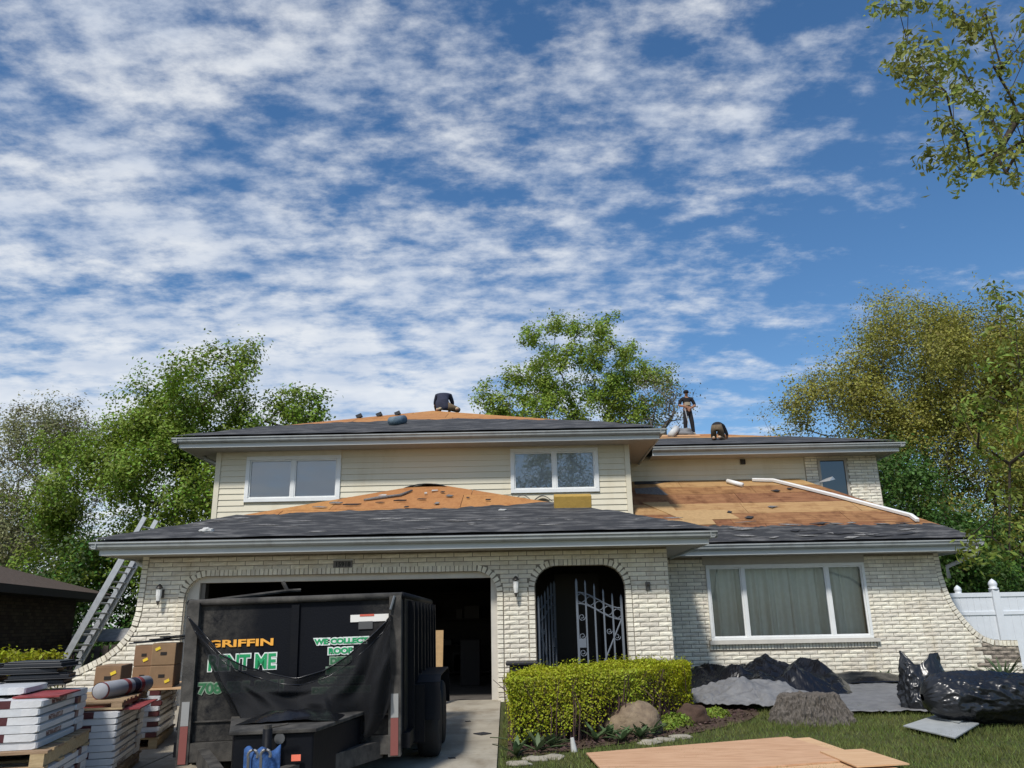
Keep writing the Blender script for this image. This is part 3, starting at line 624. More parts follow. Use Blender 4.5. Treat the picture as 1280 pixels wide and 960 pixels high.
# wing: felt at the eave, board deck above
wout = [(2.5, 15.6), (WE[1] - .1, 15.6), (WP[0], WP[1]), (2.5, 19.3)]
wl = onroof(1000, 659, PW).y
def wstrip(y0, y1, ms, seed): deck(PW, wing_roof, wout, 2.5, 9, y0, y1, [ms], ly=5, seed=seed)
yy_ = [onroof(1000, y, PW).y for y in (672, 655, 641, 628, 616, 607)] + [19.3]
for i, ms in enumerate((['deck_red'], ['deck_red'], ['deck_tan'], ['deck_red'], ['deck_red'], ['deck_tan'])): wstrip(yy_[i], yy_[i + 1], ms, 20 + i)
felt_cover(PW, wing_roof, lambda x: WE[2] + .02, lambda x: min(wl, WE[2] + (WE[1] - .08 - x) * 1.55) , 2.6, WE[1] - .1, seed=4, amp=.16)
for q in (((803, 630), (835, 629), (845, 640), (905, 639), (925, 650), (855, 652)), ((815, 652), (890, 651), (895, 657), (870, 658))):
    pts = [onroof(x, y, PW) for x, y in q]; sheet(PW, [(p.x, p.y) for p in pts], .022, .012, 'plywood_sheet', 'deck_new', wing_roof)
sheet(PW, [(p.x, p.y) for p in (onroof(x, y, PW) for x, y in ((793, 612), (822, 610), (835, 620), (795, 618)))], .018, .01, 'felt_scrap', 'old_shingle', wing_roof)
sheet(PW, [(p.x, p.y) for p in (onroof(x, y, PW) for x, y in ((793, 603), (850, 601), (820, 606), (793, 607)))], .018, .01, 'felt_scrap', 'felt', wing_roof)
# upper roofs
utri = [(UE[0], UE[2]), (UE[1], UE[2]), (UA[0], UA[1])]
deck(PU, upper_roof, utri, UE[0], UE[1], 17.2, 21.5, [['deck_orange', 'deck_orange', 'deck_tan']], seed=5)
usl = (UA[1] - UE[2]) / (UA[0] - UE[0]); ulim = lambda x: UE[2] + .02 + min((x - UE[0]) * usl, (UE[1] - x) * (UA[1] - UE[2]) / (UE[1] - UA[0]))
uo = sorted([(p.x, p.y) for p in (onroof(x, y, PU) for x, y in ((330, 535), (420, 530), (500, 527), (560, 525), (640, 526), (700, 526.5), (760, 528)))])
felt_cover(PU, upper_roof, lambda x: UE[2] + .02, lambda x: min(float(np.interp(x, [p[0] for p in uo], [p[1] for p in uo])), ulim(x)), UE[0] + .05, UE[1] - .05, seed=6, amp=.22)
rout = [(2.6, RE[2]), (RE[1], RE[2]), (RXa, RYr), (2.6, RYr)]
deck(PR, rear_roof, rout, 2.6, RE[1], 20, RYr, [['deck_tan', 'deck_orange', 'deck_new']], seed=8)
rl = onroof(950, 547.5, PR).y
felt_cover(PR, rear_roof, lambda x: RE[2] + .02, lambda x: min(rl, RE[2] + (RE[1] - .05 - x) * (RYr - RE[2]) / (RE[1] - RXa)), 3.1, RE[1] - .05, seed=9, amp=.15)
# ---- garage door opening, interior
jb = MB(); jb.box(OX0 - .02, OX0 + .20, G + .09, G + .20, 0, OZ - .10); jb.box(OX1 - .10, OX1 + .02, G + .09, G + .20, 0, OZ - .10); jb.box(OX0 - .02, OX1 + .02, G + .09, G + .20, OZ - .10, OZ + .12)
door_frame = jb.build('garage_frame', 'jamb', house); MB().box(OX0 + .20, OX0 + .28, G + .14, G + .3, 0, OZ - .1).build('door_track', 'lamp_metal', door_frame)
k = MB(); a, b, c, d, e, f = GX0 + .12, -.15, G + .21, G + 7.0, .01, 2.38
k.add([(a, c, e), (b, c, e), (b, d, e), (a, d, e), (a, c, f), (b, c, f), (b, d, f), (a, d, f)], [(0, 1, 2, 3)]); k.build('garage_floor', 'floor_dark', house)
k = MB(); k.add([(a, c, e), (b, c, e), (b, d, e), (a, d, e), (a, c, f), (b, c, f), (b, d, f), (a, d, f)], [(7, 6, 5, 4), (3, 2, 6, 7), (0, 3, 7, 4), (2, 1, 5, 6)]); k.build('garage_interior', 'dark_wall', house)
r = random.Random(4)
sh = thing('storage_shelf', (-2.0, G + 6.3, 0), 'dark shelf unit crowded with boxes at the back of the open garage', 'shelf')
kk = MB()
for z in (.1, .7, 1.3, 1.9): kk.box(-5.5, -.4, G + 6.2, G + 6.7, z, z + .03)
kk.build('shelf_board', 'dark_wall', sh)
for i in range(26):
    z = r.choice((.13, .73, 1.33)); x = r.uniform(-5.4, -.7); ww = r.uniform(.15, .4); h = r.uniform(.12, .45)
    tag(MB().box(x, x + ww, G + 6.18, G + 6.5, z, z + h).build('storage_box', 'clutter', bevel=.01), 'dim storage box on the shelf inside the garage', 'box', 'boxes on the garage shelf')
tag(MB().box(-1.15, -.75, G + 3.3, G + 3.7, .012, .9).build('garage_bin', 'clutter', bevel=.02), 'dim upright bin standing on the garage floor', 'bin')
lp = MB(); a = atY(539, 788, G + .1); lp.obox((-1.235, G - .42, .565), (.065, 0, 0), (0, .012, .002), (0, .09, .55)); tag(lp.build('leaning_board', 'deck_new'), 'narrow tan wood board standing upright behind the trailer', 'board')
# ---- entry: recess, gates, inner door
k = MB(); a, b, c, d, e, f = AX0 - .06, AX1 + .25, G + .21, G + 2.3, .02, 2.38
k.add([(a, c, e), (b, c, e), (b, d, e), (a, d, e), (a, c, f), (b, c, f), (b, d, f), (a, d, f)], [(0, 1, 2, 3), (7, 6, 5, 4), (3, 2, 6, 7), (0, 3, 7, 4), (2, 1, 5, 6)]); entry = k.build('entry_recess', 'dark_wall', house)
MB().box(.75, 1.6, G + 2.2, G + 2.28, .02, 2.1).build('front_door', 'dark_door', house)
k = MB(); k.add([(AX0 + .02, G + .2, 0), (AX0 + .02, G + .2, AZ), (AX0 + .02, G + .1, AZ), (AX0 + .02, G + .1, 0)], [(0, 1, 2, 3)]); k.build('entry_reveal', 'mortar', entry)
def gate(hinge, width, ang, flip, label):
    g = thing('iron_gate', hinge, label, 'gate', None, (0, 0, ang)); s = -1 if flip else 1; n = 6; zt = lambda t: 1.83 - .28 * (t if True else 0) ** 1.0 if flip is None else 1.58 + .27 * (.5 - .5 * math.cos(math.pi * t))
    for i in range(n):
        t = i / (n - 1); x = s * width * t; b = MB(); th = .018 if i in (0, n - 1) else .013
        b.box(x - th, x + th, -th, th, .06, zt(t)); b.add([(x - th, -th, zt(t)), (x + th, -th, zt(t)), (x + th, th, zt(t)), (x - th, th, zt(t)), (x, 0, zt(t) + .06)], [(0, 1, 4), (1, 2, 4), (2, 3, 4), (3, 0, 4)]); b.build('bar', 'iron', g, local=True)
    for dz in (-.17, -.35):
        b = MB(); b.tube([(s * width * t, 0, zt(t) + dz) for t in np.linspace(0, 1, 12)], .013, 6); b.build('rail', 'iron', g, local=True)
    b = MB(); b.box(min(0, s * width), max(0, s * width), -.012, .012, .14, .17); b.build('rail', 'iron', g, local=True)
    b = MB(); b.tube([(s * width * .02, 0, zt(0) - .36), (s * width * .62, 0, .30)], .014, 6); b.build('brace', 'iron', g, local=True)
    def scroll(cx, cz, rad, turns=1.4, d=1):
        q = MB(); q.tube([(cx + rad * (1 - .75 * u) * math.cos(d * turns * 2 * math.pi * u), 0, cz + rad * (1 - .75 * u) * math.sin(d * turns * 2 * math.pi * u)) for u in np.linspace(0, 1, 18)], .008, 5); q.build('scroll', 'iron', g, local=True)
    for i in range(n - 1):
        t = (i + .5) / (n - 1); q = MB(); q.tube([(s * width * t + .07 * math.cos(a), 0, zt(t) - .26 + .07 * math.sin(a)) for a in np.linspace(0, 2 * math.pi, 15)], .008, 5, cap=False); q.build('ring', 'iron', g, local=True)
    for cx, cz, rr in ((.90, 1.28, .06), (.90, .98, .06), (.90, .72, .06), (.30, 1.05, .05), (.13, .96, .06), (.72, .42, .06)): scroll(s * width * cx, cz, rr, d=s)
    q = MB(); q.box(min(s * width * .83, s * width * .99), max(s * width * .83, s * width * .99), -.02, .02, .80, .94); q.build('lock_box', 'iron', g, local=True)
    return g
gate((AX1 - .06, G + .13, 0), .74, R(2), True, 'grey wrought iron gate leaf with scrolls and lock plate, nearly closed in the arch')
gate((AX0 + .06, G + .13, 0), .74, R(66), False, 'grey wrought iron gate leaf swung open into the dark entry')
# ---- wall lamps and number
def wall_lamp(x, z, label, bare=False):
    t = thing('wall_lamp', (x, G - .012, z), label, 'wall lamp'); b = MB(); b.lathe([(.05, -.06), (.055, 0), (.05, .06)], (x, G - .01, z), 10, 'z') if False else b.box(x - .04, x + .04, G - .03, G, z - .07, z + .07); b.build('backplate', 'lamp_metal', t, bevel=.008)
    b = MB(); b.tube([(x, G - .02, z + .02), (x, G - .10, z + .06), (x, G - .13, z + .12)] if not bare else [(x, G - .02, z), (x, G - .08, z + .03), (x + .03, G - .10, z + .02)], .012, 6); b.build('arm', 'lamp_metal', t, smooth=True)
    if not bare:
        b = MB(); b.lathe([(.012, .17), (.03, .15), (.06, .11), (.062, .10)], (x, G - .13, z - .02), 10); b.build('lamp_cap', 'lamp_metal', t, smooth=True)
        b = MB(); b.lathe([(.05, .08), (.045, -.02), (.03, -.10)], (x, G - .13, z - .02), 8); b.build('lamp_shade', 'lamp_glass', t)
        b = MB(); b.lathe([(.034, 0), (.02, -.04), (.005, -.07)], (x, G - .13, z - .12), 8); b.build('finial', 'lamp_metal', t)
    return t
wall_lamp(-5.88, 1.78, 'brass carriage wall lamp on the brick between the flared corner and garage opening'); wall_lamp(0.0, 1.80, 'brass carriage wall lamp on the brick between garage opening and arched entry'); wall_lamp(2.19, 1.75, 'bare lamp bracket with its lantern missing on the brick right of the arch', True)
def text_obj(txt, size, m, parent, loc, rot=(math.pi / 2, 0, 0), bold=0.0, ext=.001, sx=1.0, align='LEFT', name='lettering', shear=0.0):
    c = bpy.data.curves.new('t', 'FONT'); c.body = txt; c.size = size; c.extrude = ext; c.offset = bold; c.align_x = align; c.shear = shear; c.resolution_u = 3
    t = bpy.data.objects.new('t', c); COL.objects.link(t); bpy.context.view_layer.update(); me = bpy.data.meshes.new_from_object(t.evaluated_get(bpy.context.evaluated_depsgraph_get())); bpy.data.objects.remove(t); bpy.data.curves.remove(c)
    me.materials.clear(); me.materials.append(MATS[m]); o = link(bpy.data.objects.new(name, me)); o.location = loc; o.rotation_euler = rot; o.scale = (sx, 1, 1); o.parent = parent
    if parent.type == 'EMPTY' and False: pass
    return o
num = thing('house_number', (-2.89, G - .02, 2.2), 'dark house number plate on the brick above the garage opening', 'house number')
nb = MB(); nb.box(-.16, .16, -.012, .006, -.055, .06); nb.build('plate', 'lamp_metal', num, local=True); MB().box(-.17, .17, -.03, .006, .065, .078).build('cap', 'trim_white', num, local=True)
text_obj('15918', .105, 'text_black', num, (0, -.016, -.035), align='CENTER', bold=.004)
# ================================================================== DUMP TRAILER
ty = 7.6; tl = atY(232, 850, ty); trr = atY(503, 850, ty); tcx = (tl.x + trr.x) / 2; HWD = (trr.x - tl.x) / 2
tr = thing('dump_trailer', (tcx, ty, gz(ty) + .03), 'black dump trailer with green and orange lettering backed up to the open garage', 'trailer', None, (R(.4), R(-1.0), R(1.6)))
tz = lambda px, py: (atY(px, py, ty).x - tcx, atY(px, py, ty).z - gz(ty) - .03)
ZB, ZT, LEN = .22, 1.575, 3.5
body = MB(); body.box(-HWD + .05, HWD - .05, .05, .09, ZB + .16, ZT - .03); front = body.build('front_panel', 'trailer_front', tr, local=True)
for s in (-1, 1):
    xo = s * (HWD - .055); p = MB(); p.box(xo - .055, xo + .055, -.02, .10, ZB - .02, ZT); po = p.build('corner_post', 'trailer_dusty', tr, local=True)
    MB().box(xo - .034, xo + .034, -.026, -.0205, ZB + .30, ZB + .50).build('reflector', 'reflector_white', po, local=True); MB().box(xo - .034, xo + .034, -.026, -.0205, ZB - .01, ZB + .298).build('reflector', 'reflector_red', po, local=True)
    sp = MB(); sp.box(s * HWD - .02, s * HWD + .02, .10, LEN, ZB + .16, ZT - .02); so = sp.build('side_wall', 'trailer_black', tr, local=True)
    for y in np.arange(.45, LEN, .42):
        k = MB(); k.box(s * HWD + (.02 if s > 0 else -.075), s * HWD + (.075 if s > 0 else -.02), y, y + .07, ZB + .14, ZT - .04); k.build('side_rib', 'trailer_black', so, local=True)
    k = MB(); k.tube([(s * HWD, .05, ZT), (s * HWD, LEN, ZT)], .035, 8); k.build('top_rail', 'trailer_black', tr, local=True, smooth=True)
    k = MB(); k.box(s * (HWD + .03) - .04, s * (HWD + .03) + .04, .1, LEN, ZB + .03, ZB + .155); k.build('side_rail', 'trailer_black', tr, local=True)
MB().box(-HWD + .05, HWD - .05, LEN - .04, LEN, ZB + .16, ZT - .02).build('tailgate', 'trailer_black', tr, local=True); MB().box(-HWD + .02, HWD - .02, .10, LEN - .04, ZB + .10, ZB + .16).build('bed_floor', 'trailer_black', tr, local=True)
MB().box(-.035, .035, .02, .048, ZB + .2, ZT - .05).build('stiffener', 'trailer_black', tr, local=True)
k = MB(); k.tube([(-HWD, .03, ZT), (HWD, .03, ZT)], .03, 8); k.build('top_rail', 'trailer_dusty', tr, local=True, smooth=True)
MB().box(-HWD, HWD, -.01, .10, ZB, ZB + .155).build('front_beam', 'trailer_dusty', tr, local=True)
for z in (ZB + .32,): MB().box(-HWD + .11, HWD - .11, .03, .05, z, z + .012).build('seam', 'trailer_dusty', tr, local=True)
# net spreader bar over the bed
a = tz(240, 752); b2 = tz(345, 742)
k = MB(); k.tube([(a[0], .05, ZT), (b2[0], .55, ZT + .10), (b2[0] + .12, .6, ZT + .105)], .018, 6); k.tube([(b2[0] - .05, .55, ZT + .19), (b2[0], .55, ZT + .10)], .02, 6); k.build('net_arm', 'trailer_dusty', tr, local=True)
k = MB(); k.tube([tuple((tz(497, 747)[0], -.03, tz(497, 747)[1])), tuple((tz(492, 764)[0], -.05, tz(492, 764)[1]))], .012, 6); k.build('hook', 'chrome', tr, local=True)
# wheels and fender
for y in (1.25, 2.05):
    for s in (-1, 1):
        cx = s * (HWD + .16); wz = .34; wl_ = MB(); wl_.lathe([(.20, -.10), (.30, -.11), (.335, -.09), (.345, -.04), (.345, .04), (.335, .09), (.30, .11), (.20, .10)], (cx, y, wz), 28, 'x'); wo = wl_.build('wheel', 'rubber', tr, local=True, smooth=True)
        k = MB(); k.lathe([(.20, -.06), (.20, .07), (.17, .085), (.08, .06), (.05, .09), (.03, .095)] if s > 0 else [(.03, -.095), (.05, -.09), (.08, -.06), (.17, -.085), (.20, -.07), (.20, .06)], (cx, y, wz), 18, 'x'); k.build('rim', 'rim', wo, local=True, smooth=True)
for s in (-1, 1):
    k = MB(); x0, x1 = (HWD + .03, HWD + .30) if s > 0 else (-HWD - .30, -HWD - .03); pr = [(.75, .40), (.82, .74), (1.0, .80), (2.3, .80), (2.48, .74), (2.55, .40)]
    for (ya, za), (yb, zb) in zip(pr[:-1], pr[1:]): k.add([(x0, ya, za), (x1, ya, za), (x1, yb, zb), (x0, yb, zb)], [(0, 1, 2, 3)])
    k.build('fender', 'trailer_black', tr, local=True, solid=.012)
    MB().box(s * (HWD + .08) - .08, s * (HWD + .08) + .08, .60, .64, .22, .74).build('mud_flap', 'trailer_black', tr, local=True)
# tongue, toolbox, jack
for s in (-1, 1):
    k = MB(); k.bar((s * .78, .05, .26), (s * .06, -1.55, .26), .09, .14); k.build('tongue_beam', 'trailer_dusty', tr, local=True)
q = lambda px, py, Y: (atY(px, py, Y).x - tcx, Y - ty, atY(px, py, Y).z - gz(ty) - .03)
yf = 6.55; t0 = q(290, 919, yf); t1 = q(388, 913, yf); zt_ = (t0[2] + t1[2]) / 2; back = -.10
bl_ = (q(284, 902, 7.3)[0], back); br_ = (q(447, 897, 7.3)[0], back)
k = MB(); k.prism([(t0[0], t0[1], .12), (t1[0], t1[1], .12), (br_[0], br_[1], .12), (bl_[0], bl_[1], .12)], (0, 0, zt_ - .12)); tb = k.build('toolbox', 'trailer_black', tr, local=True, bevel=.012)
k = MB(); k.prism([(t0[0] - .03, t0[1] - .03, zt_), (t1[0] + .03, t1[1] - .03, zt_), (br_[0] + .03, br_[1], zt_ + .01), (bl_[0] - .02, bl_[1], zt_ + .01)], (0, 0, .028)); k.build('lid', 'trailer_dusty', tb, local=True, bevel=.006)
lt = q(367, 924, yf); k = MB(); k.lathe([(.04, -.012), (.04, .012)], (q(347, 922, yf)[0], t0[1] - .012, q(347, 922, yf)[2]), 14, 'y'); k.build('latch', 'chrome', tb, local=True)
jx = q(331, 910, 6.4); k = MB(); k.tube([(jx[0], jx[1], .02), (jx[0], jx[1], jx[2])], .035, 10); jk = k.build('jack', 'trailer_black', tr, local=True, smooth=True)
k = MB(); k.tube([(jx[0], jx[1], jx[2]), (jx[0], jx[1], jx[2] + .03)], .028, 10); k.tube([(jx[0] + .03, jx[1], jx[2] + .01), (jx[0] + .15, jx[1], jx[2] + .03)], 0.008, 6); k.build('crank', 'trailer_dusty', jk, local=True)
c = q(366, 947, 6.5); MB().box(c[0] - .035, c[0] + .035, c[1] - .008, c[1], c[2] - .022, c[2] + .022).build('tag', 'red_tag', tb, local=True)
bxs = q(322, 950, 6.25); k = MB(); k.grid(lambda u, v: (bxs[0] - .13 + .26 * u, bxs[1] - .05 * math.sin(math.pi * u) + .02 * math.sin(9 * u), bxs[2] + .085 - .30 * v + .02 * math.sin(14 * u)), 24, 6)
tag(k.build('blue_cloth', 'blue_cloth', tr, local=True, solid=.02, smooth=True), 'blue rag strapped over the tongue')
for dx in (-.045, .045):
    k = MB(); k.tube([(bxs[0] + dx + .035 * math.cos(a), bxs[1] - .075, bxs[2] + .05 + .035 * math.sin(a)) for a in np.linspace(-.5, 3.6, 10)] + [(bxs[0] + dx - .03, bxs[1] - .07, bxs[2] - .15)], .011, 6); k.build('safety_hook', 'chrome', tr, local=True)
# lettering
def lett(txt, x0, y0, x1, y1, m, m2=None, cen=False, bold=.006, fn=.04, name='lettering'):
    A = tz(x0, y1); B = tz(x1, y0); h = B[1] - A[1]; wdt = B[0] - A[0]; o = text_obj(txt, 1.0, m, front, (0, 0, 0), bold=bold / max(h, .01) * .7)
    xs = [v.co.x for v in o.data.vertices]; ysv = [v.co.y for v in o.data.vertices]; w0, h0 = max(xs) - min(xs), max(ysv) - min(ysv)
    for v in o.data.vertices: v.co.x = (v.co.x - min(xs)) / w0 * wdt; v.co.y = (v.co.y - min(ysv)) / h0 * h; v.co.z *= 1
    o.location = (A[0], fn, A[1]); o.name = name
    if m2:
        d = text_obj(txt, 1.0, m2, front, (0, 0, 0), bold=(bold + .012) / max(h, .01) * .7); xs2 = [v.co.x for v in d.data.vertices]; ys2 = [v.co.y for v in d.data.vertices]; w2, h2 = max(xs2) - min(xs2), max(ys2) - min(ys2); ex = .010
        for v in d.data.vertices: v.co.x = (v.co.x - min(xs2)) / w2 * (wdt + 2 * ex) - ex; v.co.y = (v.co.y - min(ys2)) / h2 * (h + 2 * ex) - ex
        d.location = (A[0], fn + .003, A[1]); d.name = name
lett('GRIFFIN', 262, 797, 344, 808, 'text_orange', bold=.003)
lett('RENT ME', 262, 816, 347, 837, 'text_green', 'text_white', bold=.006)
lett('708-535-3251', 249, 850, 355, 866, 'text_green_dull', 'text_pale', bold=.004)
for i, (t, x0, x1) in enumerate((('WE COLLECT', 394, 462), ('ROOF', 412, 442), ('DIRT', 414, 440), ('BRICK', 409, 446), ('CONCRETE', 399, 456), ('DEMOLITION', 391, 463))):
    y = 798 + i * 12.3; lett(t, x0, y, x1, y + 8.5, 'text_green' if i < 2 else 'text_green_dull', 'text_white' if i < 2 else 'text_pale', bold=.004)
a = tz(440, 779); b2 = tz(488, 769); MB().box(a[0], b2[0], .041, .049, a[1], b2[1]).build('sticker', 'sticker', front, local=True)
a = tz(452, 772); b2 = tz(470, 769); MB().box(a[0], b2[0], .038, .0405, a[1], b2[1]).build('sticker', 'sticker_red', front, local=True)
a = tz(450, 788); b2 = tz(468, 778); MB().box(a[0], b2[0], .037, .0405, a[1], b2[1]).build('sticker', 'sticker_grey', front, local=True)
# mesh net hanging from the two top corners
top = [(242, 768), (262, 793), (285, 815), (312, 831), (345, 842), (378, 847), (410, 838), (440, 820), (465, 800), (482, 783), (493, 770)]
bot = [(303, 896), (325, 893), (345, 894), (365, 897), (385, 897), (405, 896), (425, 903), (440, 920), (455, 930), (474, 914), (491, 880)]
def netfn(u, v):
    i = u * 10; X0 = np.interp(i, range(11), [p[0] for p in top]); Z0 = np.interp(i, range(11), [p[1] for p in top]); X1 = np.interp(i, range(11), [p[0] for p in bot]); Z1 = np.interp(i, range(11), [p[1] for p in bot])
    wv = v; px = X0 + (X1 - X0) * wv; py = Z0 + (Z1 - Z0) * wv; a = tz(px, py)
    bulge = -.03 - .10 * math.sin(math.pi * min(1, v * .8 + .1)) * (.4 + .6 * math.sin(math.pi * u)) + .050 * math.sin(22 * u + 6 * v + 2 * fnoise((u * 4, v * 3, 1))) * (1 - .3 * v) + .02 * fnoise((u * 9, v * 5, 2)) - .03 * abs(math.sin(9 * v + 3 * u)) * (1 - v) - (.25 * v * v if .05 < u < .6 else .06 * v)
    return (a[0], bulge, a[1])
k = MB(); k.grid(netfn, 90, 26); net = k.build('net', 'net', tr, local=True, smooth=True)
k = MB(); k.tube([netfn(u, 0) for u in np.linspace(0, 1, 60)], [.007 + .006 * abs(fnoise((i * .4, 3, 0))) for i in range(60)], 6); k.build('net_hem', 'black_tarp', net, local=True, smooth=True)
k = MB(); k.tube([netfn(u, .13 + .06 * math.sin(5 * u)) for u in np.linspace(0, 1, 60)], [.003 + .009 * abs(fnoise((i * .3, 7, 0))) for i in range(60)], 6); k.build('net_fold', 'black_tarp', net, local=True, smooth=True)
def heap(u, v):
    p = q(292 + 130 * u, 900, 6.9); x = p[0]; y = -.72 + .62 * v; e = math.sin(math.pi * u) * math.sin(math.pi * min(1, v + .1))
    return (x, y, zt_ + .03 + .10 * e * (.7 + .8 * abs(fnoise((u * 4, v * 3, 2)))) + .03 * fnoise((u * 9, v * 7, 4)) * e)
k = MB(); k.grid(heap, 30, 14); k.build('net_bunch', 'black_tarp', net, local=True, smooth=True)
# ================================================================== SHINGLE BUNDLES, PALLETS, BOXES
def bundle_mesh(m, seed):
    r = random.Random(seed); b = MB(); Lx, Ly, Lz = .325, .985, .053
    def ring(y, s): return [(x * s, y, z * s) for x, z in ((-.5, -.36), (-.42, -.5), (.42, -.5), (.5, -.36), (.5, .36), (.42, .5), (-.42, .5), (-.5, .36))]
    vs = []; fs = []; ysn = [0, .012, .25, .5, .75, .988, 1.0]
    for j, t in enumerate(ysn):
        sc = .93 if j in (0, 6) else 1.0
        for x, _, z in ring(0, 1): vs.append((x * Lx * sc, t * Ly, z * Lz * sc * (1 + r.uniform(-.06, .06))))
    for j in range(6):
        for k in range(8): fs.append((j * 8 + k, j * 8 + (k + 1) % 8, (j + 1) * 8 + (k + 1) % 8, (j + 1) * 8 + k))
    fs += [tuple(range(8))[::-1], tuple(range(48, 56))]; b.add(vs, fs); return b.mesh('shingle_bundle', m, False)
BM = {m: [bundle_mesh(m, i) for i in range(3)] for m in ('wrap_a', 'wrap_b', 'wrap_c')}
def pallet(corner, yaw, lx, ly, label, thick=.12):
    p = thing('wood_pallet', corner, label, 'pallet', None, (0, 0, yaw)); r = random.Random(int(lx * 1000 + corner[2] * 77))
    for i in range(3): MB().box(-lx + i * (lx - .09) / 2, -lx + i * (lx - .09) / 2 + .09, 0, ly, .018, thick - .018).build('stringer', 'pallet_wood', p, local=True)
    n = 8
    for z0, nn in ((thick - .017, n), (0, 4)):
        for i in range(nn): y = i * (ly - .10) / (nn - 1); MB().box(-lx - r.uniform(0, .02), r.uniform(0, .02), y, y + .10, z0, z0 + .017).build('slat', 'pallet_wood', p, local=True)
    return p
ORD = ['lowest', 'second lowest', 'third', 'fourth', 'fifth', 'sixth', 'seventh', 'eighth', 'ninth', 'tenth', 'eleventh', 'twelfth']
def stack(corner, yaw, layers, label, group, mats, seed, cols=3, cross=True, jit=.008):
    r = random.Random(seed); c, s = math.cos(yaw), math.sin(yaw)
    for k in range(layers):
        items = [(-.165 - .333 * i, 0.0, 0) for i in range(cols)] + ([(-.0, 1.16, 1)] if cross else [])
        for i, (x, y, rot) in enumerate(items):
            x += r.uniform(-jit, jit); y += r.uniform(-jit, jit); m = mats[(k + i) % len(mats)]
            o = link(bpy.data.objects.new('shingle_bundle', r.choice(BM[m]))); o.location = (corner[0] + c * x - s * y, corner[1] + s * x + c * y, corner[2] + .0275 + k * .055); o.rotation_euler = (r.uniform(-.004, .004), r.uniform(-.006, .006), yaw + (math.pi / 2 if rot else 0) + r.uniform(-.01, .01))
            tag(o, label if layers == 1 else f'{label}, {ORD[k] if k < layers - 1 else "topmost"} layer', 'shingles', group if layers == 1 else f'{group}, layer {k + 1}')
YW = R(15)
cA = atY(57, 932, 6.0); ga = gz(6) + .03
pallet((cA.x, cA.y, ga), YW, 1.0, 1.33, 'wood pallet on the driveway under the stack topped with black vents')
stack((cA.x, cA.y, ga + .12), YW, 6, 'white red shingle bundle, lower tier of the black vent stack', 'lower tier of the vent stack', ['wrap_a', 'wrap_b'], 1)
zA = ga + .12 + .33
pallet((cA.x, cA.y, zA), YW, 1.0, 1.30, 'wood pallet with a splintered slat between two tiers of shingle bundles')
zA2 = zA + .12; sh2 = (cA.x - .10, cA.y + .06, zA2)
stack(sh2, YW, 6, 'white shingle bundle, upper tier of the black vent stack', 'upper tier of the vent stack', ['wrap_b', 'wrap_a'], 2, cols=3)
tag(MB().obox((sh2[0] - .20, sh2[1] + .42, zA2 + .340), (.15, .04, 0), (-.08, .30, 0), (0, 0, .006)).build('red_sheet', 'wrap_red'), 'red wrapper sheet lying on top of white shingle bundles', 'wrapper')
stack((sh2[0] - .28, sh2[1] + .25, zA2 + .348), YW, 1, 'loose white bundle lying above the red wrapper sheet', 'loose bundles over the red wrapper', ['wrap_b'], 5, cols=2, cross=False)
r = random.Random(5)
for row in range(2):
    for k in range(4):
        cx = sh2[0] - .62 - .52 * row + r.uniform(-.05, .05); cyy = sh2[1] + .95 + r.uniform(-.05, .05); z = zA2 + .40 + k * .045 - (.02 if row else 0); a = YW + r.uniform(-.12, .12); ax = Vector((math.cos(a), math.sin(a), 0)); ay = Vector((-ax.y, ax.x, 0))
        b = MB(); b.obox((cx, cyy, z), ax * .22, ay * .20, (0, 0, .014)); b.obox((cx, cyy, z + .021), ax * .20, ay * .18, (0, 0, .0075)); b.obox((cx, cyy, z - .018), ax * .24, ay * .22, (0, 0, .004))
        tag(b.build('roof_vent', 'vent_black', bevel=.008), f'black plastic roof vent, {("bottom", "second", "third", "top")[k]} of the pile ' + ('nearer to the grey roll' if row == 0 else 'farther from the grey roll'), 'roof vent', 'roof vents on the shingle stack')
cB = atY(149, 889, 7.6); gb_ = gz(7.6) + .03; zB0 = cB.z - 9 * .055
pallet((cB.x, cB.y, zB0 - .12), YW, 1.0, 1.33, 'wood pallet under the shingle stack that carries the grey roll')
pallet((cB.x, cB.y, gb_), YW, 1.0, 1.33, 'low wood pallet resting on the driveway below the grey roll stack', thick=max(.08, zB0 - .12 - gb_))
stack((cB.x, cB.y, zB0), YW, 9, 'white and dark red shingle bundle under the grey roll', 'stack under the grey roll', ['wrap_a', 'wrap_b'], 3)
tag(MB().obox((cB.x - .45, cB.y + .5, cB.z + .006), Vector((math.cos(YW), math.sin(YW), 0)) * .46, Vector((-math.sin(YW), math.cos(YW), 0)) * .5, (0, 0, .005)).build('red_wrapper', 'wrap_red'), 'red wrapper sheet under the pallet with the grey roll', 'wrapper')
pallet((cB.x, cB.y + .04, cB.z + .012), YW, 1.0, 1.30, 'empty wood pallet lying on the shingle stack beside the cardboard boxes', thick=.075)
ra, rb = atY(124, 871, 7.75), atY(184, 847, 8.75); zr = cB.z + .087 + .075
rr = thing('underlayment_roll', (ra.x, ra.y, zr), 'grey wrapped roll of roof underlayment with red and blue print on a pallet', 'roll'); ra = Vector((ra.x, ra.y, zr)); rb = Vector((rb.x, rb.y, zr)); dd = rb - ra
k = MB(); k.tube([ra, ra + dd * .01, rb - dd * .01, rb], [.066, .075, .075, .066], 18); k.build('sleeve', 'roll_grey', rr, smooth=True)
for t0_, t1_, m in ((.002, .03, 'wrap_red'), (.42, .50, 'wrap_red'), (.58, .70, 'cloth_navy'), (.72, .80, 'wrap_red')):
    k = MB(); k.tube([ra + dd * t0_, ra + dd * t1_], .0765, 18, cap=t0_ < 0); k.build('print_band', m, rr, smooth=True)
cC = atY(203, 862, 9.6); gc = gz(9.6) + .03
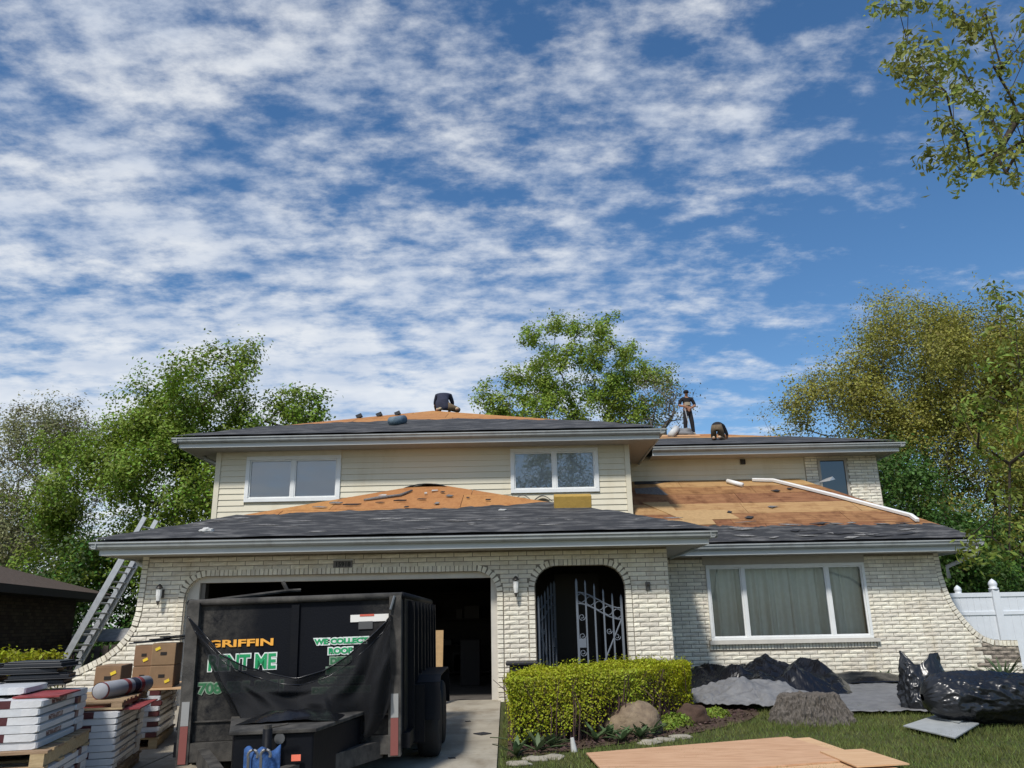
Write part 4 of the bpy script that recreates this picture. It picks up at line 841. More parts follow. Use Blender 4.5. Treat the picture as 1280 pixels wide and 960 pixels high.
pallet((cC.x, cC.y, gc), YW, 1.0, 1.33, 'wood pallet under the shingle stack that carries cardboard boxes')
nC = int((cC.z - gc - .12) / .055); stack((cC.x, cC.y, gc + .12), YW, nC, 'grey wrapped shingle bundle under the cardboard boxes', 'stack under the cardboard boxes', ['wrap_c', 'wrap_b'], 4, jit=.02)
zC = gc + .12 + nC * .055
tag(MB().obox((cC.x - .30, cC.y + .55, zC + .012), Vector((math.cos(YW), math.sin(YW), 0)) * .42, Vector((-math.sin(YW), math.cos(YW), 0)) * .60, (0, 0, .010)).build('plywood_offcut', 'ply_light'), 'tan plywood offcut lying under the stacked cardboard boxes', 'plywood')
def carton(c, wd, dp, ht, yaw, label, grp=None, lab=(.3, .6)):
    t = thing('cardboard_box', c, label, 'box', grp, (0, 0, yaw)); MB().box(-wd / 2, wd / 2, 0, dp, 0, ht - .004).build('carton', 'cardboard', t, local=True, bevel=.008)
    MB().box(-wd / 2 + .006, -.003, .004, dp - .004, ht - .004, ht).build('flap', 'cardboard', t, local=True); MB().box(.003, wd / 2 - .006, .004, dp - .004, ht - .004, ht).build('flap', 'cardboard', t, local=True)
    MB().box(-wd * .13, wd * .13, -.004, .01, ht * .46, ht * .60).build('hand_hole', 'eave_dark', t, local=True)
    x = (lab[0] - .5) * wd; MB().obox((x, -.004, ht * lab[1]), (.025, 0, .012), (0, .003, 0), (-.006, 0, .014)).build('sticker', 'yellow_label', t, local=True); return t
p = atY(134, 850, 8.75); carton((p.x, 8.75, cB.z + .087), .25, .62, .25, YW, 'single brown cardboard box beside the grey roll', lab=(.7, .72))
p = atY(177, 846, 9.75); zc0 = zC + .022
for i, lb in enumerate(('lower brown cardboard box of the narrow pair', 'upper brown cardboard box of the narrow pair')): carton((p.x, 9.75, zc0 + .235 * i), .21, .42, .233, YW, lb, lab=(.6, .3))
p = atY(200, 850, 9.65)
for i, lb in enumerate(('lower brown cardboard box of the wide pair beside the trailer', 'upper brown cardboard box of the wide pair beside the trailer')): carton((p.x + .01, 9.65, zc0 + .245 * i), .26, .62, .243, YW, lb, lab=((.75, .3), (.25, .75))[i])
p = atY(205, 802, 9.9); k = MB()
for i in range(7): a = r.uniform(-.3, .3) + YW * 1.2; k.obox((p.x + r.uniform(-.25, .2), 10.0 + r.uniform(-.1, .1), zc0 + .50 + .013 * i), Vector((math.cos(a), math.sin(a), .06)) * .20, Vector((-math.sin(a), math.cos(a), 0)) * .10, (0, 0, .006))
tag(k.build('loose_wrappers', 'vent_black'), 'dark loose packaging heaped on top of the cardboard boxes', 'packaging', kind='stuff')
# ================================================================== LADDER
lad = thing('extension_ladder', (-8.4, 15.2, 0), 'aluminium extension ladder leaning on the eave behind the flared corner', 'ladder')
la = atY(92, 826, 15.2); lb_ = atY(192, 650, 15.2); dl = (lb_ - la).normalized(); la = la - dl * (la.z / dl.z); ln = (lb_ - la).length; nrm = Vector((dl.z, 0, -dl.x))
for sec, (off, t0_, t1_, wdt) in enumerate(((0, 0, ln * .80, .62), (.06, ln * .22, ln, .50))):
    for s in (-1, 1): k = MB(); k.bar(la + dl * t0_ - nrm * off + Vector((0, s * wdt / 2, 0)), la + dl * t1_ - nrm * off + Vector((0, s * wdt / 2, 0)), .035, .085, upv=nrm); k.build('rail', 'aluminium', lad)
    t = t0_ + .15
    while t < t1_ - .05: c_ = la + dl * t - nrm * off; k = MB(); k.tube([c_ + Vector((0, -wdt / 2, 0)), c_ + Vector((0, wdt / 2, 0))], .018, 8); k.build('rung', 'aluminium', lad); t += .305
# ================================================================== TREES
def tree(name, label, base, blobs, nclu, per, crad, lsize, leafmat, barkmat, trunk_h, trunk_r, seed, group=None, targets=None, aspect=.6, droop=0.0, twig=.006, shell=.55, minz=None):
    rs = np.random.default_rng(seed); base = np.array(base, float)
    if targets is None:
        wts = np.array([b[1][0] * b[1][1] * b[1][2] for b in blobs]) ** .8; wts /= wts.sum(); T = []; KC = []
        while len(T) < nclu:
            c, rd = blobs[rs.choice(len(blobs), p=wts)]; d = rs.normal(size=3); d /= np.linalg.norm(d); rr_ = rs.uniform(0, 1) ** (1 / 3) * .98 if rs.uniform() > shell else rs.uniform(.72, 1.05)
            p = np.array(c) + d * rr_ * np.array(rd)
            if minz is not None and p[2] < minz: continue
            for _ in range(7): T.append(p + rs.normal(size=3) * crad * np.array([1.5, 1.5, 1.1])); KC.append(p - np.array([0, 0, .3]))
        T = np.array(T); KC = np.array(KC)
    else: T = np.array(targets, float); KC = T - np.array([0, 0, .05])
    t = thing(name, tuple(base), label, 'tree', group)
    nodes = [base + np.array([0, 0, trunk_h * k / 6]) + np.array([.05 * math.sin(k), .05 * math.cos(k * 1.3), 0]) * trunk_h * .12 * (k > 0) for k in range(7)]; par = [-1, 0, 1, 2, 3, 4, 5]; cnt = [0] * 7
    cen = nodes[-1]; order = np.argsort(np.linalg.norm(T - cen, axis=1)); tips = []
    for ti in order:
        p = T[ti]; A = np.array(nodes); start = 3; dv = p - A[start:]; ds = np.linalg.norm(dv, axis=1); upw = dv[:, 2] / (ds + 1e-6); depth_pen = np.linalg.norm(A[start:] - base, axis=1)
        k = int(np.argmin(ds * (1.15 - .35 * upw) + .10 * depth_pen)) + start; a = A[k]; d = ds[k - start]; n = max(1, int(d / .55)); prev = k
        for j in range(1, n + 1):
            s = j / n; qd = a + (p - a) * s + np.array([0, 0, .13 * d * math.sin(math.pi * s)]) + rs.normal(size=3) * .022 * d * (s < 1)
            nodes.append(qd); par.append(prev); cnt.append(0); prev = len(nodes) - 1
        tips.append(prev)
    for ti in tips:
        k = ti
        while k >= 0: cnt[k] += 1; k = par[k]
    tot = max(cnt); rad = [max(twig, trunk_r * (c / tot) ** .74) for c in cnt]; tb_ = MB(); A = nodes
    kids = {}
    tr_pts = [Vector(A[k]) for k in range(7)]; trk = MB(); trk.tube(tr_pts, [rad[k] * (1.35 if k == 0 else 1) for k in range(7)], 9); trk.build('trunk', barkmat, t, smooth=True)
    V = []; Fc = []
    P0 = np.array([A[par[k]] for k in range(7, len(A))]); P1 = np.array(A[7:]); R0 = np.array([min(rad[par[k]], rad[k] * 1.5) for k in range(7, len(A))]); R1 = np.array(rad[7:])
    D = unit(P1 - P0); ref = np.where(np.abs(D[:, 2:3]) < .9, np.array([[0, 0, 1.]]), np.array([[1., 0, 0]])); X = unit(np.cross(D, ref)); Yv = np.cross(D, X); ns = 4; n = len(P0); ring0 = []; ring1 = []
    for k in range(ns): a = 2 * math.pi * k / ns; o = X * math.cos(a) + Yv * math.sin(a); ring0.append(P0 + o * R0[:, None]); ring1.append(P1 + o * R1[:, None])
    VV = np.stack(ring0 + ring1, 1).reshape(-1, 3); b = np.arange(n)[:, None] * 2 * ns; FF = np.concatenate([np.concatenate([b + k, b + (k + 1) % ns, b + ns + (k + 1) % ns, b + ns + k], 1)[:, None] for k in range(ns)], 1).reshape(-1, 4)
    npmesh('branches', VV, FF, None, barkmat, t)
    m = np.repeat(T, per, 0); off = rs.normal(size=m.shape) * crad * rs.uniform(.6, 1.4, (len(T), 1)).repeat(per, 0)
    if droop: off[:, 2] -= np.abs(rs.normal(size=len(off))) * droop
    pos = m + off; nr = unit(unit(pos - np.repeat(KC, per, 0)) * 1.1 + rs.normal(size=m.shape) * .65 + np.array([0, 0, .35])); cl = np.repeat(rs.uniform(0, 1, len(T)), per) * .6 + rs.uniform(0, .4, len(m))
    global rng; keep = rng; rng = rs
    leaves('crown', pos, nr, lsize, leafmat, t, aspect, .25, cl); rng = keep
    return t
def blob(px, py, rx, ry, Y, dz=1.0): c_ = atY(px, py, Y); s_ = Y / F * 1.0; return (tuple(c_), (rx * s_, (rx + ry) / 2 * s_ * dz, ry * s_ * 1.02))
tree('broadleaf_tree', 'bright green leafy maple standing behind the ladder and garage eave', (-10.6, 27, 0), [blob(235, 505, 85, 72, 26), blob(160, 620, 105, 110, 27), blob(250, 640, 95, 100, 25), blob(290, 470, 40, 38, 26), blob(100, 690, 60, 70, 27), blob(180, 560, 70, 60, 26)], 1000, 84, .22, .115, 'leaf_green', 'bark', 4.0, .30, 11, shell=.5)
tree('broadleaf_tree', 'small green sapling top poking above the roof corner', (-7.4, 27, 0), [blob(370, 505, 34, 26, 27), blob(360, 540, 45, 40, 27)], 100, 40, .16, .12, 'leaf_green', 'bark', 6.0, .14, 12)
tree('sparse_tree', 'thin grey brown tree in early leaf beside the bright maple', (-20, 32, 0), [blob(45, 600, 70, 90, 31), blob(20, 700, 80, 90, 31), blob(75, 545, 42, 42, 31)], 900, 52, .26, .10, 'leaf_grey', 'bark_grey', 4.5, .25, 13)
tree('sparse_tree', 'many stemmed open green tree rising behind the roof ridge', (3.0, 33, 0), [blob(720, 450, 85, 52, 33), blob(650, 490, 50, 40, 33), blob(790, 480, 52, 48, 33), blob(720, 525, 100, 30, 33), blob(640, 520, 40, 40, 33)], 980, 40, .15, .12, 'leaf_mid', 'bark', 5.5, .20, 14, shell=.6)
tree('sparse_tree', 'bare twiggy grey shrub top behind the standing worker', (6.4, 31, 0), [blob(825, 505, 28, 42, 31)], 90, 14, .22, .09, 'leaf_grey', 'bark_grey', 6.5, .12, 15)
tree('oak_tree', 'large olive green tree in young leaf behind the brick rear wing', (17.5, 31, 0), [blob(1165, 470, 120, 92, 30), blob(1060, 500, 62, 50, 30), blob(1240, 470, 80, 90, 30), blob(985, 525, 34, 26, 30), blob(1200, 590, 105, 110, 29), blob(1290, 560, 70, 120, 30)], 2400, 76, .27, .10, 'leaf_olive', 'bark_grey', 4.5, .42, 16, shell=.6)
tree('broadleaf_tree', 'dense dark green tree between rear wing and white fence', (13.4, 26, 0), [blob(1135, 625, 50, 62, 26), blob(1165, 690, 55, 60, 25), blob(1215, 700, 40, 45, 26)], 340, 70, .26, .12, 'leaf_dark', 'bark', 2.5, .18, 17)
cr = [(130, 20), (185, 28), (240, 30), (290, 15), (350, 10), (460, 25), (500, 55), (540, 80), (560, 110), (620, 130), (600, 170), (660, 60), (650, 100), (250, 220), (285, 205), (350, 190), (420, 230), (390, 250), (330, 260), (300, 270), (250, 340), (215, 310), (280, 330), (330, 340), (380, 350), (450, 330), (540, 260), (500, 290), (460, 270), (340, 420), (380, 400), (420, 430), (500, 410), (470, 440), (540, 440), (560, 350), (620, 450), (600, 470), (680, 200), (770, 240), (700, 320), (740, 330), (775, 450), (660, 540), (690, 550), (720, 580), (790, 540), (830, 110), (820, 560), (430, 580), (510, 610), (480, 600), (560, 640), (370, 740), (420, 770), (470, 720), (500, 740), (580, 720), (540, 820), (520, 850), (610, 790), (590, 770), (690, 790), (730, 690), (790, 720), (700, 720), (760, 830), (820, 850), (840, 680), (740, 740), (860, 400), (860, 260), (880, 150)]
T1 = [tuple(atY(1060 + .26 * a, .26 * b, 8.3 + .5 * math.sin(a * .05 + b * .03))) for a, b in cr]
tree('evergreen_shrub', 'dark green shrub mass behind the ladder and picket fence', (-12.5, 28, 0), [blob(110, 760, 75, 60, 27), blob(190, 740, 60, 75, 27), blob(40, 770, 60, 50, 28)], 300, 70, .3, .13, 'leaf_dark', 'bark', 1.2, .12, 21)
tree('evergreen_shrub', 'green shrub mass filling the gap left of the brown roofed neighbour', (-22, 34, 0), [blob(20, 770, 90, 60, 33), blob(-60, 740, 80, 90, 33)], 240, 60, .4, .15, 'leaf_dark', 'bark', 1.2, .12, 22)
tree('evergreen_shrub', 'dark green shrub mass behind the white fence', (19, 30, 0), [blob(1250, 720, 70, 60, 29), blob(1330, 720, 70, 80, 29), blob(1190, 730, 50, 50, 28)], 260, 60, .34, .13, 'leaf_dark', 'bark', 1.2, .12, 23)
cr2 = [(1240, 360), (1252, 372), (1268, 385), (1250, 420), (1270, 425), (1230, 450), (1250, 455), (1275, 460), (1215, 500), (1235, 495), (1255, 505), (1272, 490), (1200, 512), (1225, 525), (1250, 530), (1272, 540), (1240, 565), (1262, 580), (1222, 560), (1245, 610), (1270, 620), (1216, 668), (1206, 682), (1225, 690), (1240, 672), (1262, 690), (1275, 660), (1290, 450), (1300, 550), (1295, 650)]
T2 = [tuple(atY(a, b, 8.6 + .6 * math.sin(a * .3))) for a, b in cr2]
tree('maple_tree', 'maple whose upper leafy branches hang over the lawn from the right', (10.6, 9.6, gz(9.6)), None, 0, 36, .075, .10, 'leaf_maple', 'bark', 6.6, .045, 18, targets=T1, aspect=.42, droop=.05, twig=.004)
tree('maple_tree', 'young lime leaved maple drooping beside the white fence', (9.6, 10.6, gz(10.6)), None, 0, 40, .08, .085, 'leaf_lime', 'bark', 3.6, .028, 19, targets=T2, aspect=.40, droop=.07, twig=.004)
tree('street_tree', 'street tree across the road, mirrored in the upper siding window', (4.2, -16, gz(-16)), [((4.0, -16, 9.0), (4.0, 3.5, 4.2))], 350, 40, .25, .14, 'leaf_mid', 'bark', 4.0, .22, 24)
# ================================================================== NEIGHBOURS, FENCES
nh = thing('neighbour_house', (-11.5, 17, 0), 'low dark brown brick house with a brown roof beyond the yellow hedge', 'house')
na, nbv = Vector((-10.55, 15.5, 0)), Vector((-11.45, 21.2, 0)); nd = (nbv - na).normalized(); nn_ = Vector((nd.y, -nd.x, 0)); nn_ = nn_ if nn_.x > 0 else -nn_
na = na - nd * 5
k = MB(); k.prism([na, nbv, nbv - nn_ * 7, na - nn_ * 7], (0, 0, 2.1)); nw = k.build('wall', 'neighbour_mortar', nh)
k = MB(); r = random.Random(8); Ltot = (nbv - na).length
for row in range(28):
    t = -(row % 2) * .11
    while t < Ltot:
        a, b2 = max(t, 0), min(t + .20, Ltot)
        if b2 - a > .04: c_ = na + nd * (a + b2) / 2; k.obox((c_.x, c_.y, .04 + row * .074), nd * (b2 - a) / 2, nn_ * (.012 + r.uniform(0, .003)), (0, 0, .031), r.uniform(.01, .99))
        t += .212
tag(k.build('brick_courses', 'neighbour_brick', nw), kind='stuff')
e0, e1 = na + nn_ * .7 - nd * 1, nbv + nn_ * .7 + nd * .7
k = MB(); z = 2.12; k.prism([(e0.x, e0.y, z), (e1.x, e1.y, z), tuple((e1 - nn_ * 4 - nd * 4).to_tuple()[:2]) + (z + 1.25,), tuple((e0 - nn_ * 4).to_tuple()[:2]) + (z + 1.25,)], (0, 0, -.04)); k.prism([(e1.x, e1.y, z), tuple((e1 - nn_ * 8).to_tuple()[:2]) + (z,), tuple((e1 - nn_ * 4 - nd * 4).to_tuple()[:2]) + (z + 1.25,)], (0, 0, -.04)); k.build('roof', 'neighbour_roof', nh)
k = MB(); k.bar((e0.x, e0.y, z - .09), (e1.x, e1.y, z - .09), .06, .16); e2 = e1 - nn_ * 8; k.bar((e1.x, e1.y, z - .091), (e2.x, e2.y, z - .091), .06, .16); k.prism([(e0.x, e0.y, z - .16), (e1.x, e1.y, z - .16), (e2.x, e2.y, z - .16), ((e0 - nn_ * 8).x, (e0 - nn_ * 8).y, z - .16)], (0, 0, .02)); k.build('eave', 'eave_dark', nh)
rn = thing('neighbour_house', (19, 34, 0), 'red brown roofed house glimpsed behind the white fence and trees', 'house')
k = MB(); k.box(15.5, 30, 34, 42, 0, 2.5); k.build('wall', 'neighbour_mortar', rn); k = MB(); k.prism([(14.8, 33.3, 2.5), (31, 33.3, 2.5), (29, 38, 4.4), (18.5, 38, 4.4)], (0, 0, -.06)); k.build('roof', 'red_roof', rn)
# wood fence left
fl = thing('wood_fence', (-9.5, 20, 0), 'dark brown picket fence beyond the foot of the ladder', 'fence')
for i in range(26): x = -11.2 + i * .20; MB().box(x, x + .13, 20.0, 20.03, 0, .86 + .02 * math.sin(i * 2.1)).build('picket', 'fence_brown', fl)
for z in (.2, .7): MB().box(-11.3, -6.0, 20.032, 20.07, z, z + .08).build('rail', 'fence_brown', fl)
tag(MB().grid(lambda u, v: (-11.6 + 4.8 * u, 21.2 + 2.0 * v, .95 + .28 * math.sin(math.pi * v) + .05 * fnoise((u * 6, v * 4, 1))), 30, 10).build('covered_pile', 'cover_grey', solid=.03, smooth=True), 'grey covered long pile behind the dark picket fence', 'cover')
# white vinyl fence right
fv = thing('vinyl_fence', (10.2, 17.6, 0), 'white vinyl privacy fence with capped posts beside the brick wing wall', 'fence'); FY = 17.6
posts = [8.75, 10.30, 12.3, 14.3]; zt_f = atY(1225, 741, FY).z
def fpost(x, y, top_, par): MB().box(x - .075, x + .075, y - .065, y + .085, 0, top_).build('post', 'fence_vinyl', par, bevel=.006); k = MB(); k.lathe([(.10, 0), (.10, .03), (.07, .045), (.085, .09), (.09, .12), (.07, .17), (.03, .21), (.004, .23)], (x, y + .01, top_), 14); k.build('post_cap', 'fence_vinyl', par, smooth=True)
for x in posts: fpost(x, FY, zt_f + .06, fv)
for i in range(len(posts) - 1):
    x0, x1 = posts[i] + .075, posts[i + 1] - .075
    for z0, z1 in ((zt_f - .09, zt_f), (atY(1225, 766, FY).z - .05, atY(1225, 766, FY).z + .03), (.08, .20)): MB().box(x0, x1, FY - .03, FY + .03, z0, z1).build('rail', 'fence_vinyl', fv, bevel=.005)
    n = 10
    for j in range(n): a = x0 + (x1 - x0) * j / n; MB().box(a + .004, a + (x1 - x0) / n - .004, FY - .012, FY + .012, .2, zt_f - .09).build('plank', 'fence_vinyl', fv)
    MB().box(x0, x1, FY - .004, FY + .004, .2, zt_f - .09).build('panel_back', 'fence_vinyl', fv)
pb = atY(1197, 735, 20.5); fb2 = thing('vinyl_fence', (pb.x, 20.5, 0), 'white capped fence post standing behind the main white fence', 'fence post'); fpost(pb.x, 20.5, pb.z - .16, fb2)
# ================================================================== PLANTS AND YARD
def pip(x, y, poly):
    c = False; n = len(poly)
    for i in range(n):
        x0, y0 = poly[i]; x1, y1 = poly[(i + 1) % n]
        if (y0 > y) != (y1 > y) and x < (x1 - x0) * (y - y0) / (y1 - y0) + x0: c = not c
    return c
def hedge(name, label, poly, z0, zt, n, leafm_, size, seed, twigs=500, edge=.16):
    rs = np.random.default_rng(seed); P = np.array(poly); cx, cy = P.mean(0); t = thing(name, (cx, cy, z0), label, 'hedge'); pts = []; nr = []
    per = np.r_[0, np.cumsum(np.linalg.norm(np.diff(np.vstack([P, P[:1]]), axis=0), axis=1))]; Q = np.vstack([P, P[:1]])
    nside = int(n * .62)
    s = rs.uniform(0, per[-1], nside); X = np.interp(s, per, Q[:, 0]); Yv = np.interp(s, per, Q[:, 1]); zf = rs.uniform(0, 1, nside) ** .75; d = rs.exponential(edge * .5, nside) - .03 - (rs.uniform(0, 1, nside) > .95) * .06
    dirx, diry = X - cx, Yv - cy; l_ = np.hypot(dirx, diry); bump_ = np.array([.07 * fnoise((a * 2.2, b * 2.2, c * 3)) for a, b, c in zip(X, Yv, zf)]); fac = bump_ - d
    gap = np.array([fnoise((a * 1.7, b * 1.7, c * 1.6 + 4)) for a, b, c in zip(X, Yv, zf)]); keep_ = rs.uniform(0, 1, nside) < np.clip(.20 + .95 * zf ** 1.2 + 1.3 * gap * (1.15 - zf), .05, 1); Z = z0 + .05 + (zt - z0 - .05) * zf
    pts.append(np.stack([X + dirx / l_ * fac, Yv + diry / l_ * fac, Z], 1)[keep_]); nr.append(unit(np.stack([dirx / l_, diry / l_, .5 + 0 * l_], 1) + rs.normal(size=(nside, 3)) * .6)[keep_])
    ntop = n - nside; tp = []
    lo, hi = P.min(0), P.max(0)
    while len(tp) < ntop:
        x, y = rs.uniform(lo[0], hi[0]), rs.uniform(lo[1], hi[1])
        if pip(x, y, poly): tp.append((x, y, zt + .07 * fnoise((x * 2.5, y * 2.5, 1)) + .04 * fnoise((x * 8, y * 8, 2)) - rs.exponential(.03) + (rs.uniform(.02, .09) if rs.uniform() > .94 else 0)))
    pts.append(np.array(tp)); nr.append(unit(rs.normal(size=(ntop, 3)) * .6 + np.array([0, 0, 1.])))
    leaves('foliage', np.vstack(pts), np.vstack(nr), size, leafm_, t, .62)
    k = MB()
    for _ in range(twigs):
        while True:
            x, y = rs.uniform(lo[0], hi[0]), rs.uniform(lo[1], hi[1])
            if pip(x, y, poly): break
        bx_, by_ = x + rs.normal() * .05, y + rs.normal() * .05; k.tube([(bx_, by_, z0 - .02), ((x + bx_) / 2 + rs.normal() * .04, (y + by_) / 2 + rs.normal() * .04, (z0 + zt) / 2), (x + rs.normal() * .08, y + rs.normal() * .08, zt - .03)], [.008, .006, .003], 4, False, rs.uniform(.01, .99))
    k.build('stems', 'twig', t); return t
hp = [(-.08, 9.2), (.55, 9.55), (1.25, 10.2), (1.95, 11.0), (2.40, 11.75), (2.50, 12.5), (1.9, 12.8), (.9, 12.0), (.15, 10.9), (-.10, 10.2)]
hedge('hedge', 'clipped yellow green hedge in front of the arched entry', hp, gz(10.5), .63, 70000, 'leaf_hedge', .028, 31, twigs=1100)
pl0 = atY(0, 818, 9.6); hedge('hedge', 'low yellow hedge behind the black roof vents', [(-7.6, 9.2), (-5.45, 9.35), (-5.35, 9.9), (-7.6, 9.9)], gz(9.5), .97, 9000, 'leaf_yellow', .05, 32, twigs=160)
def rosette(name, label, cat, loc, n, ln, wd, m, seed, grp=None, arch=.5, upr=.8):
    r = random.Random(seed); k = MB()
    for i in range(n):
        a = r.uniform(0, 2 * math.pi); L_ = ln * r.uniform(.65, 1.15); el = r.uniform(.4, 1.2) * upr; pts = []; d = Vector((math.cos(a), math.sin(a), 0)); s = Vector((-d.y, d.x, 0))
        for j in range(6): u = j / 5; hh = L_ * (u * math.sin(el) - arch * .5 * u * u); out_ = L_ * u * math.cos(el) * (1 + .2 * u); c_ = Vector(loc) + d * out_ + Vector((0, 0, max(hh, .0) + .01)); w_ = wd * math.sin(math.pi * min(.97, .12 + u * .86)) * .5; pts += [c_ + s * w_ + Vector((0, 0, .15 * wd)), c_, c_ - s * w_ + Vector((0, 0, .15 * wd))]
        k.add(pts, [f for j in range(5) for f in ((j * 3, j * 3 + 1, j * 3 + 4, j * 3 + 3), (j * 3 + 1, j * 3 + 2, j * 3 + 5, j * 3 + 4))], r.uniform(.01, .99))
    o = k.build(name, m, smooth=True); return tag(o, label, cat, grp)
for i, (px, py, s_) in enumerate(((655, 935, 1.2), (672, 942, 1.0), (690, 936, 1.0), (668, 930, 1.1), (745, 928, 1.0), (762, 925, .9), (778, 928, 1.0), (800, 925, 1.0), (815, 920, 1.0), (645, 948, .9))):
    p = gnd(px, py); rosette('leafy_plant', 'broad leaved green tulip plant at the foot of the yellow green hedge' if i < 4 or i == 9 else 'strap leaved grey green plant in front of the tan boulder', 'plant', (p.x, p.y, gz(p.y) + .01), 11, .26 * s_, .06, 'leaf_hosta', 50 + i, 'plants at the hedge foot' if i < 4 or i == 9 else 'plants before the boulder', arch=.45, upr=1.0)
for i, (px, py, rr_) in enumerate(((845, 908, .20), (832, 912, .15), (895, 897, .16))):
    p = gnd(px, py); rs = np.random.default_rng(70 + i); d = unit(rs.normal(size=(900, 3))); d[:, 2] = np.abs(d[:, 2]); pos = np.array([p.x, p.y, gz(p.y)]) + d * rr_ * rs.uniform(.6, 1.05, (900, 1)) * np.array([1.2, 1, .8])
    o = leaves('green_bush', pos, unit(d + rs.normal(size=d.shape) * .5), .04, 'leaf_mid', None, .6); tag(o, ('small mounded green plant between tan boulder and brown stone', 'small green plant tucked against the tan boulder', 'small green plant right of the brown stone')[i], 'plant')
p = gnd(1255, 868); rosette('yucca', 'spiky yucca plant at the end of the flared brick wall', 'plant', (p.x * 1.16, 15.3, 0), 34, .55, .045, 'leaf_hosta', 91, arch=.25, upr=1.1)
p = atY(1107, 846, 15.9); rosette('weed', 'small weed sprouting at the brick wing wall', 'plant', (p.x, 15.95, .02), 16, .28, .035, 'leaf_hosta', 92, arch=.3, upr=1.1)
def rock(name, label, cat, c, rx, ry, rz, m, seed, rough=.12, sub=True):
    k = MB(); nu, nv = 28, 16; vs = []
    for j in range(nv + 1):
        for i in range(nu):
            a = 2 * math.pi * i / nu; b = -math.pi / 2 + math.pi * j / nv; d = Vector((math.cos(a) * math.cos(b), math.sin(a) * math.cos(b), math.sin(b))); s = 1 + rough * (fnoise(d * 1.6 + Vector((seed, 0, 0))) + .5 * fnoise(d * 4 + Vector((0, seed, 0))) + .25 * fnoise(d * 9))
            vs.append((c[0] + d.x * rx * s, c[1] + d.y * ry * s, c[2] + d.z * rz * s))
    k.add(vs, [(j * nu + i, j * nu + (i + 1) % nu, (j + 1) * nu + (i + 1) % nu, (j + 1) * nu + i) for j in range(nv) for i in range(nu)]); return tag(k.build(name, m, smooth=True), label, cat)
p = gnd(795, 918); rock('boulder', 'rounded tan boulder in the bed before the hedge', 'boulder', (p.x, p.y + .1, gz(p.y) + .10), .33, .27, .26, 'stone_tan', 5, .22)
p = gnd(866, 905); rock('boulder', 'dark brown flat stone between hedge and grey tarp', 'stone', (p.x, p.y, gz(p.y) + .08), .22, .16, .15, 'stone_brown', 6, .30)
p = gnd(835, 905); rock('boulder', 'small dark stone beside the tan boulder', 'stone', (p.x, p.y + .2, gz(p.y) + .05), .12, .12, .10, 'stone_brown', 8, .30)
for i, (px, py) in enumerate(((648, 957), (668, 951), (690, 949), (812, 930), (830, 927), (850, 923))):
    p = gnd(px, py); rock('edging_stone', 'pale flat edging stone along the planting bed', 'stone', (p.x, p.y, gz(p.y) + .01), .13, .06, .035, 'edging', 20 + i, .25)['group'] = 'edging stones along the bed'
p = gnd(718, 940); k = MB(); k.tube([(p.x, p.y, gz(p.y)), (p.x - .02, p.y, gz(p.y) + .14)], [.035, .02], 8); tag(k.build('white_cup', 'debris_white'), 'small white plastic spike in the soil by the hedge', 'debris')
# bin behind hedge
bn = thing('waste_bin', (.02, 12.6, 0), 'black plastic bin behind the hedge beside the garage opening', 'bin'); bt = atY(645, 827, 12.4); k = MB(); k.prism([(-.12, 12.3, 0), (.26, 12.3, 0), (.26, 12.7, 0), (-.12, 12.7, 0)], (0, 0, bt.z - .05)); k.build('tub', 'bin_plastic', bn, bevel=.02); MB().box(-.17, .31, 12.25, 12.75, bt.z - .05, bt.z).build('rim', 'bin_plastic', bn, bevel=.015)
# stump
p0, p1 = gnd(980, 908), gnd(1071, 905); sc_ = ((p0.x + p1.x) / 2, (p0.y + p1.y) / 2 + .3, gz(10.6)); hw = (p1.x - p0.x) / 2
st = thing('tree_stump', sc_, 'wide grey tree stump with rough bark on the lawn', 'stump'); k = MB(); nu = 150; lev = [(1.16, -.03), (1.09, .02), (1.05, .06), (1.0, .10), (.96, .14), (.92, .18), (.87, .22), (.83, .26), (.78, .295), (.75, .325), (.71, .345), (.60, .335)]; vs = []
for s_, h in lev:
    for i in range(nu): a = 2 * math.pi * i / nu; rg = s_ * (1 + .10 * fnoise((math.cos(a) * 1.6, math.sin(a) * 1.6, 1)) + .15 * abs(fnoise((math.cos(a) * 7, math.sin(a) * 7, h * 5))) + .13 * fnoise((math.cos(a) * 15, math.sin(a) * 15, h * 14)) + .04 * fnoise((math.cos(a) * 30, math.sin(a) * 30, h * 34))); vs.append((sc_[0] + math.cos(a) * rg * hw, sc_[1] + math.sin(a) * rg * hw * .8, sc_[2] + h + .035 * fnoise((math.cos(a) * 2, math.sin(a) * 2, 4)) * (h > .15) + .02 * fnoise((math.cos(a) * 9, math.sin(a) * 9, h * 6))))
k.add(vs, [(j * nu + i, j * nu + (i + 1) % nu, (j + 1) * nu + (i + 1) % nu, (j + 1) * nu + i) for j in range(len(lev) - 1) for i in range(nu)]); k.build('bark', 'stump_bark', st)
k = MB(); tv = vs[-nu:]; k.add(tv + [(sc_[0], sc_[1], sc_[2] + .33)], [(i, (i + 1) % nu, nu) for i in range(nu)]); k.build('cut_top', 'stump_top', st)
